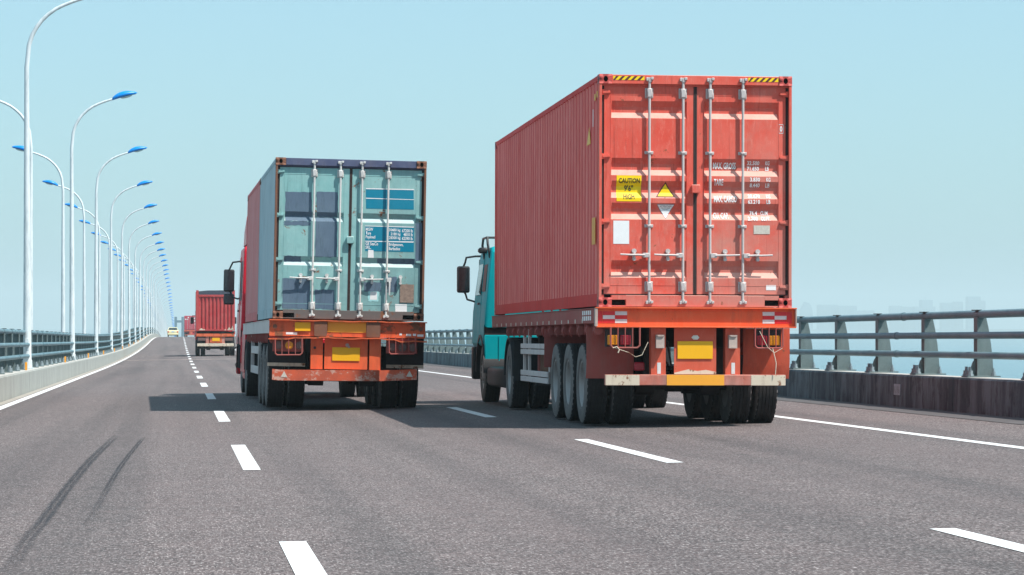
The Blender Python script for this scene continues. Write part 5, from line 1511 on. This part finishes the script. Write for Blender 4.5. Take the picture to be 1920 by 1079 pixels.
G().box(-1.2, 1.2, 0.0, 0.07, 1.24, 1.42).build('rear_beam', M['orange_worn'], t3)
for s in (-1, 1):
    G().box(s * 0.5 - 0.09, s * 0.5 + 0.09, 0.05, 0.12, 0.75, 1.24).build('bumper_post', M['bumper_red'], t3)
    G().box(s * 0.85 - 0.25, s * 0.85 + 0.25, 0.03, 0.09, 0.98, 1.16).build('tail_light', M['lens_dull'], t3)
    G().box(*sorted((s * 1.18, s * 0.65)), 0.35, 0.37, 0.6, 1.25).build('mud_flap', M['flap'], t3)
G().box(-0.2, 0.27, 0.03, 0.05, 0.95, 1.15).build('licence_plate', M['yellow'], t3)
G().box(-0.35, 0.4, 0.05, 0.08, 0.85, 1.24).build('number_panel', M['orange_worn'], t3)
G().box(-1.15, 1.15, -0.02, 0.08, 0.62, 0.80, 0.01).build('bumper_bar', M['beige_worn'], t3)
for y in (1.5,):
    axle(t3, y); dual(t3, y)
for s in (-1, 1): wheel(t3, s * 1.06, 6.9, 0.52, s < 0, False)
g = G(); g.box(-1.2, 1.2, 6.25, 8.1, 0.7, 2.95, 0.06); g.build('cab', M['cab_red'], t3)
for s in (-1, 1):
    g = G(); g.box(s * 1.40 - 0.11, s * 1.40 + 0.11, 7.9, 8.0, 2.05, 2.5, 0.03); g.tube([(s * 1.2, 7.95, 2.6), (s * 1.38, 7.95, 2.6), (s * 1.40, 7.95, 2.45)], 0.02, 6); g.build('mirror', M['black_plastic'], t3)
g = G(); g.box(-0.5, 0.5, 1.0, 7.5, 0.85, 1.33); g.build('chassis', M['chassis_dark'], t3)

# ---------------------------------------------------------------- farthest container truck at the crest
T4_loc = (2.25, 520.0, rz(2.25, 520)); T4_rot = (math.atan((rz(2.25, 532) - rz(2.25, 520)) / 12), 0, 0)
c4 = empty('shipping_container'); tag(c4, 'tiny crimson container with white marks on the farthest truck at the crest', 'container')
place(c4, T4_loc, T4_rot, (0, 0, 1.5))
G().box(-1.22, 1.22, 0.05, 12.0, 0, 2.6, 0.02).build('body', M['cargo_pink'], c4)
g = G()
for s in (-1, 1):
    G().box(*sorted((s * 1.15, s * 0.03)), 0.0, 0.045, 0.12, 2.48).build('door', M['cargo_pink'], c4)
for x in (-0.6, -0.17, 0.17, 0.6):
    g.cyl((x, -0.02, 0.1), (x, -0.02, 2.5), 0.025, 6)
g.build('locking_rod', M['rod'], c4)
g = G()
for (x, z, w, h) in ((-0.95, 1.9, 0.28, 0.14), (-0.62, 1.86, 0.22, 0.16), (-0.48, 2.16, 0.16, 0.22), (0.48, 2.05, 0.5, 0.2), (0.32, 1.65, 0.22, 0.1), (0.72, 1.5, 0.3, 0.3), (0.78, 1.0, 0.2, 0.16)):
    g.box(x - w / 2, x + w / 2, -0.004, -0.001, z, z + h)
g.build('white_marks', M['print_white'], c4, angle=0)
t4 = empty('container_truck'); tag(t4, 'farthest truck, half sunk behind the crest, under the tiny crimson container', 'truck')
place(t4, T4_loc, T4_rot)
trailer(t4, 12.2, M['chassis_red'], (1.27, 1.48), far=True)
G().box(-1.25, 1.25, -0.03, 0.05, 1.25, 1.47).build('rear_beam', M['orange_red'], t4)
G().box(-1.15, 1.15, -0.03, 0.05, 0.5, 0.66).build('bumper_bar', M['bumper_red'], t4)
G().box(-0.25, 0.25, 0.0, 0.05, 0.66, 1.25).build('number_panel', M['orange_red'], t4)
dual(t4, 1.5); dual(t4, 2.8)
g = G(); g.box(-1.22, 1.22, 12.8, 15.0, 0.6, 3.1, 0.06); g.build('cab', M['cab_red'], t4)
for s in (-1, 1): wheel(t4, s * 1.06, 13.8, 0.52, s < 0, False)

# ---------------------------------------------------------------- cream taxi far ahead
car = empty('parked_car'); car.name = 'taxi_car'; tag(car, 'small cream yellow car driving far ahead near the lamp posts', 'car')
yc = 432.0; car.location = (-0.86, yc, rz(-0.86, yc)); car.rotation_euler = (math.atan((rz(0, yc + 4) - rz(0, yc)) / 4), 0, 0)
secs = [(0.0, 0.80, 0.36, 0.86, 0.80), (0.12, 0.84, 0.28, 0.98, 0.82), (0.5, 0.86, 0.24, 1.02, 0.82), (1.0, 0.86, 0.22, 1.00, 0.8), (2.4, 0.86, 0.22, 0.98, 0.8), (3.3, 0.85, 0.22, 0.92, 0.78), (4.1, 0.83, 0.25, 0.82, 0.74), (4.45, 0.74, 0.34, 0.66, 0.66)]
g = G(); rings = []
for (y, w, z0, z1, wt) in secs:
    rings.append([g.bm.verts.new(p) for p in ((-w * 0.93, y, z0), (-w, y, z0 + 0.15), (-w, y, z1 - 0.18), (-wt, y, z1), (wt, y, z1), (w, y, z1 - 0.18), (w, y, z0 + 0.15), (w * 0.93, y, z0))])
for i in range(len(rings) - 1):
    for q in range(8): g.bm.faces.new([rings[i][q], rings[i][(q + 1) % 8], rings[i + 1][(q + 1) % 8], rings[i + 1][q]])
g.bm.faces.new(rings[0]); g.bm.faces.new(rings[-1])
body = g.build('body', M['cream'], car, angle=40)
g = G(); cab_secs = [(0.55, 0.79, 1.0), (0.95, 0.63, 1.42), (1.4, 0.62, 1.47), (2.1, 0.63, 1.45), (2.9, 0.78, 0.98)]
rr = [[g.bm.verts.new((sx * w, y, z)) for sx in (-1, 1)] for (y, w, z) in cab_secs]
low = [[g.bm.verts.new((sx * 0.80, y, 0.96)) for sx in (-1, 1)] for (y, w, z) in cab_secs]
for i in range(4):
    g.bm.faces.new([rr[i][0], rr[i][1], rr[i + 1][1], rr[i + 1][0]])
    for sx in (0, 1): g.bm.faces.new([rr[i][sx], rr[i + 1][sx], low[i + 1][sx], low[i][sx]])
g.build('roof', M['cream'], car, angle=40)
g = G(); g.face([(-0.70, 0.575, 1.045), (0.70, 0.575, 1.045), (0.585, 0.905, 1.39), (-0.585, 0.905, 1.39)]); g.build('rear_window', M['glass'], car)
for v in bpy.data.objects['rear_window'].data.vertices: v.co.y -= 0.012
for s in (-1, 1):
    G().box(s * 0.70 - 0.11, s * 0.70 + 0.11, -0.015, 0.04, 0.66, 0.86, 0.01).build('tail_light', M['refl_red'], car)
    G().box(*sorted((s * 0.86, s * 1.0)), 2.7, 2.8, 0.95, 1.08, 0.02).build('mirror', M['cream'], car)
    for y in (0.75, 3.5): wheel(car, s * 0.72, y, 0.315, s < 0, False, small=True)
G().box(-0.22, 0.22, -0.012, 0.0, 0.72, 0.82).build('licence_plate', M['lamp_blue'], car)
G().box(-0.78, 0.78, -0.05, 0.10, 0.30, 0.52, 0.03).build('bumper', M['cream'], car)

# ================================================================ HAZE
g = G(); g.box(-12000, 12000, -12000, 12000, SEA_Z - 4, 118)
haze = g.mesh('haze', [], 0)
hm = bpy.data.materials.new('haze_air'); hm.use_nodes = True
hn = hm.node_tree.nodes; hn.clear()
ho = hn.new('ShaderNodeOutputMaterial'); hv = hn.new('ShaderNodeVolumePrincipled')
hv.inputs['Color'].default_value = (0.80, 0.97, 1.0, 1); hv.inputs['Density'].default_value = 0.00024
hm.node_tree.links.new(hv.outputs[0], ho.inputs['Volume'])
haze.materials.append(hm)
tag(put('haze', haze), kind='stuff')
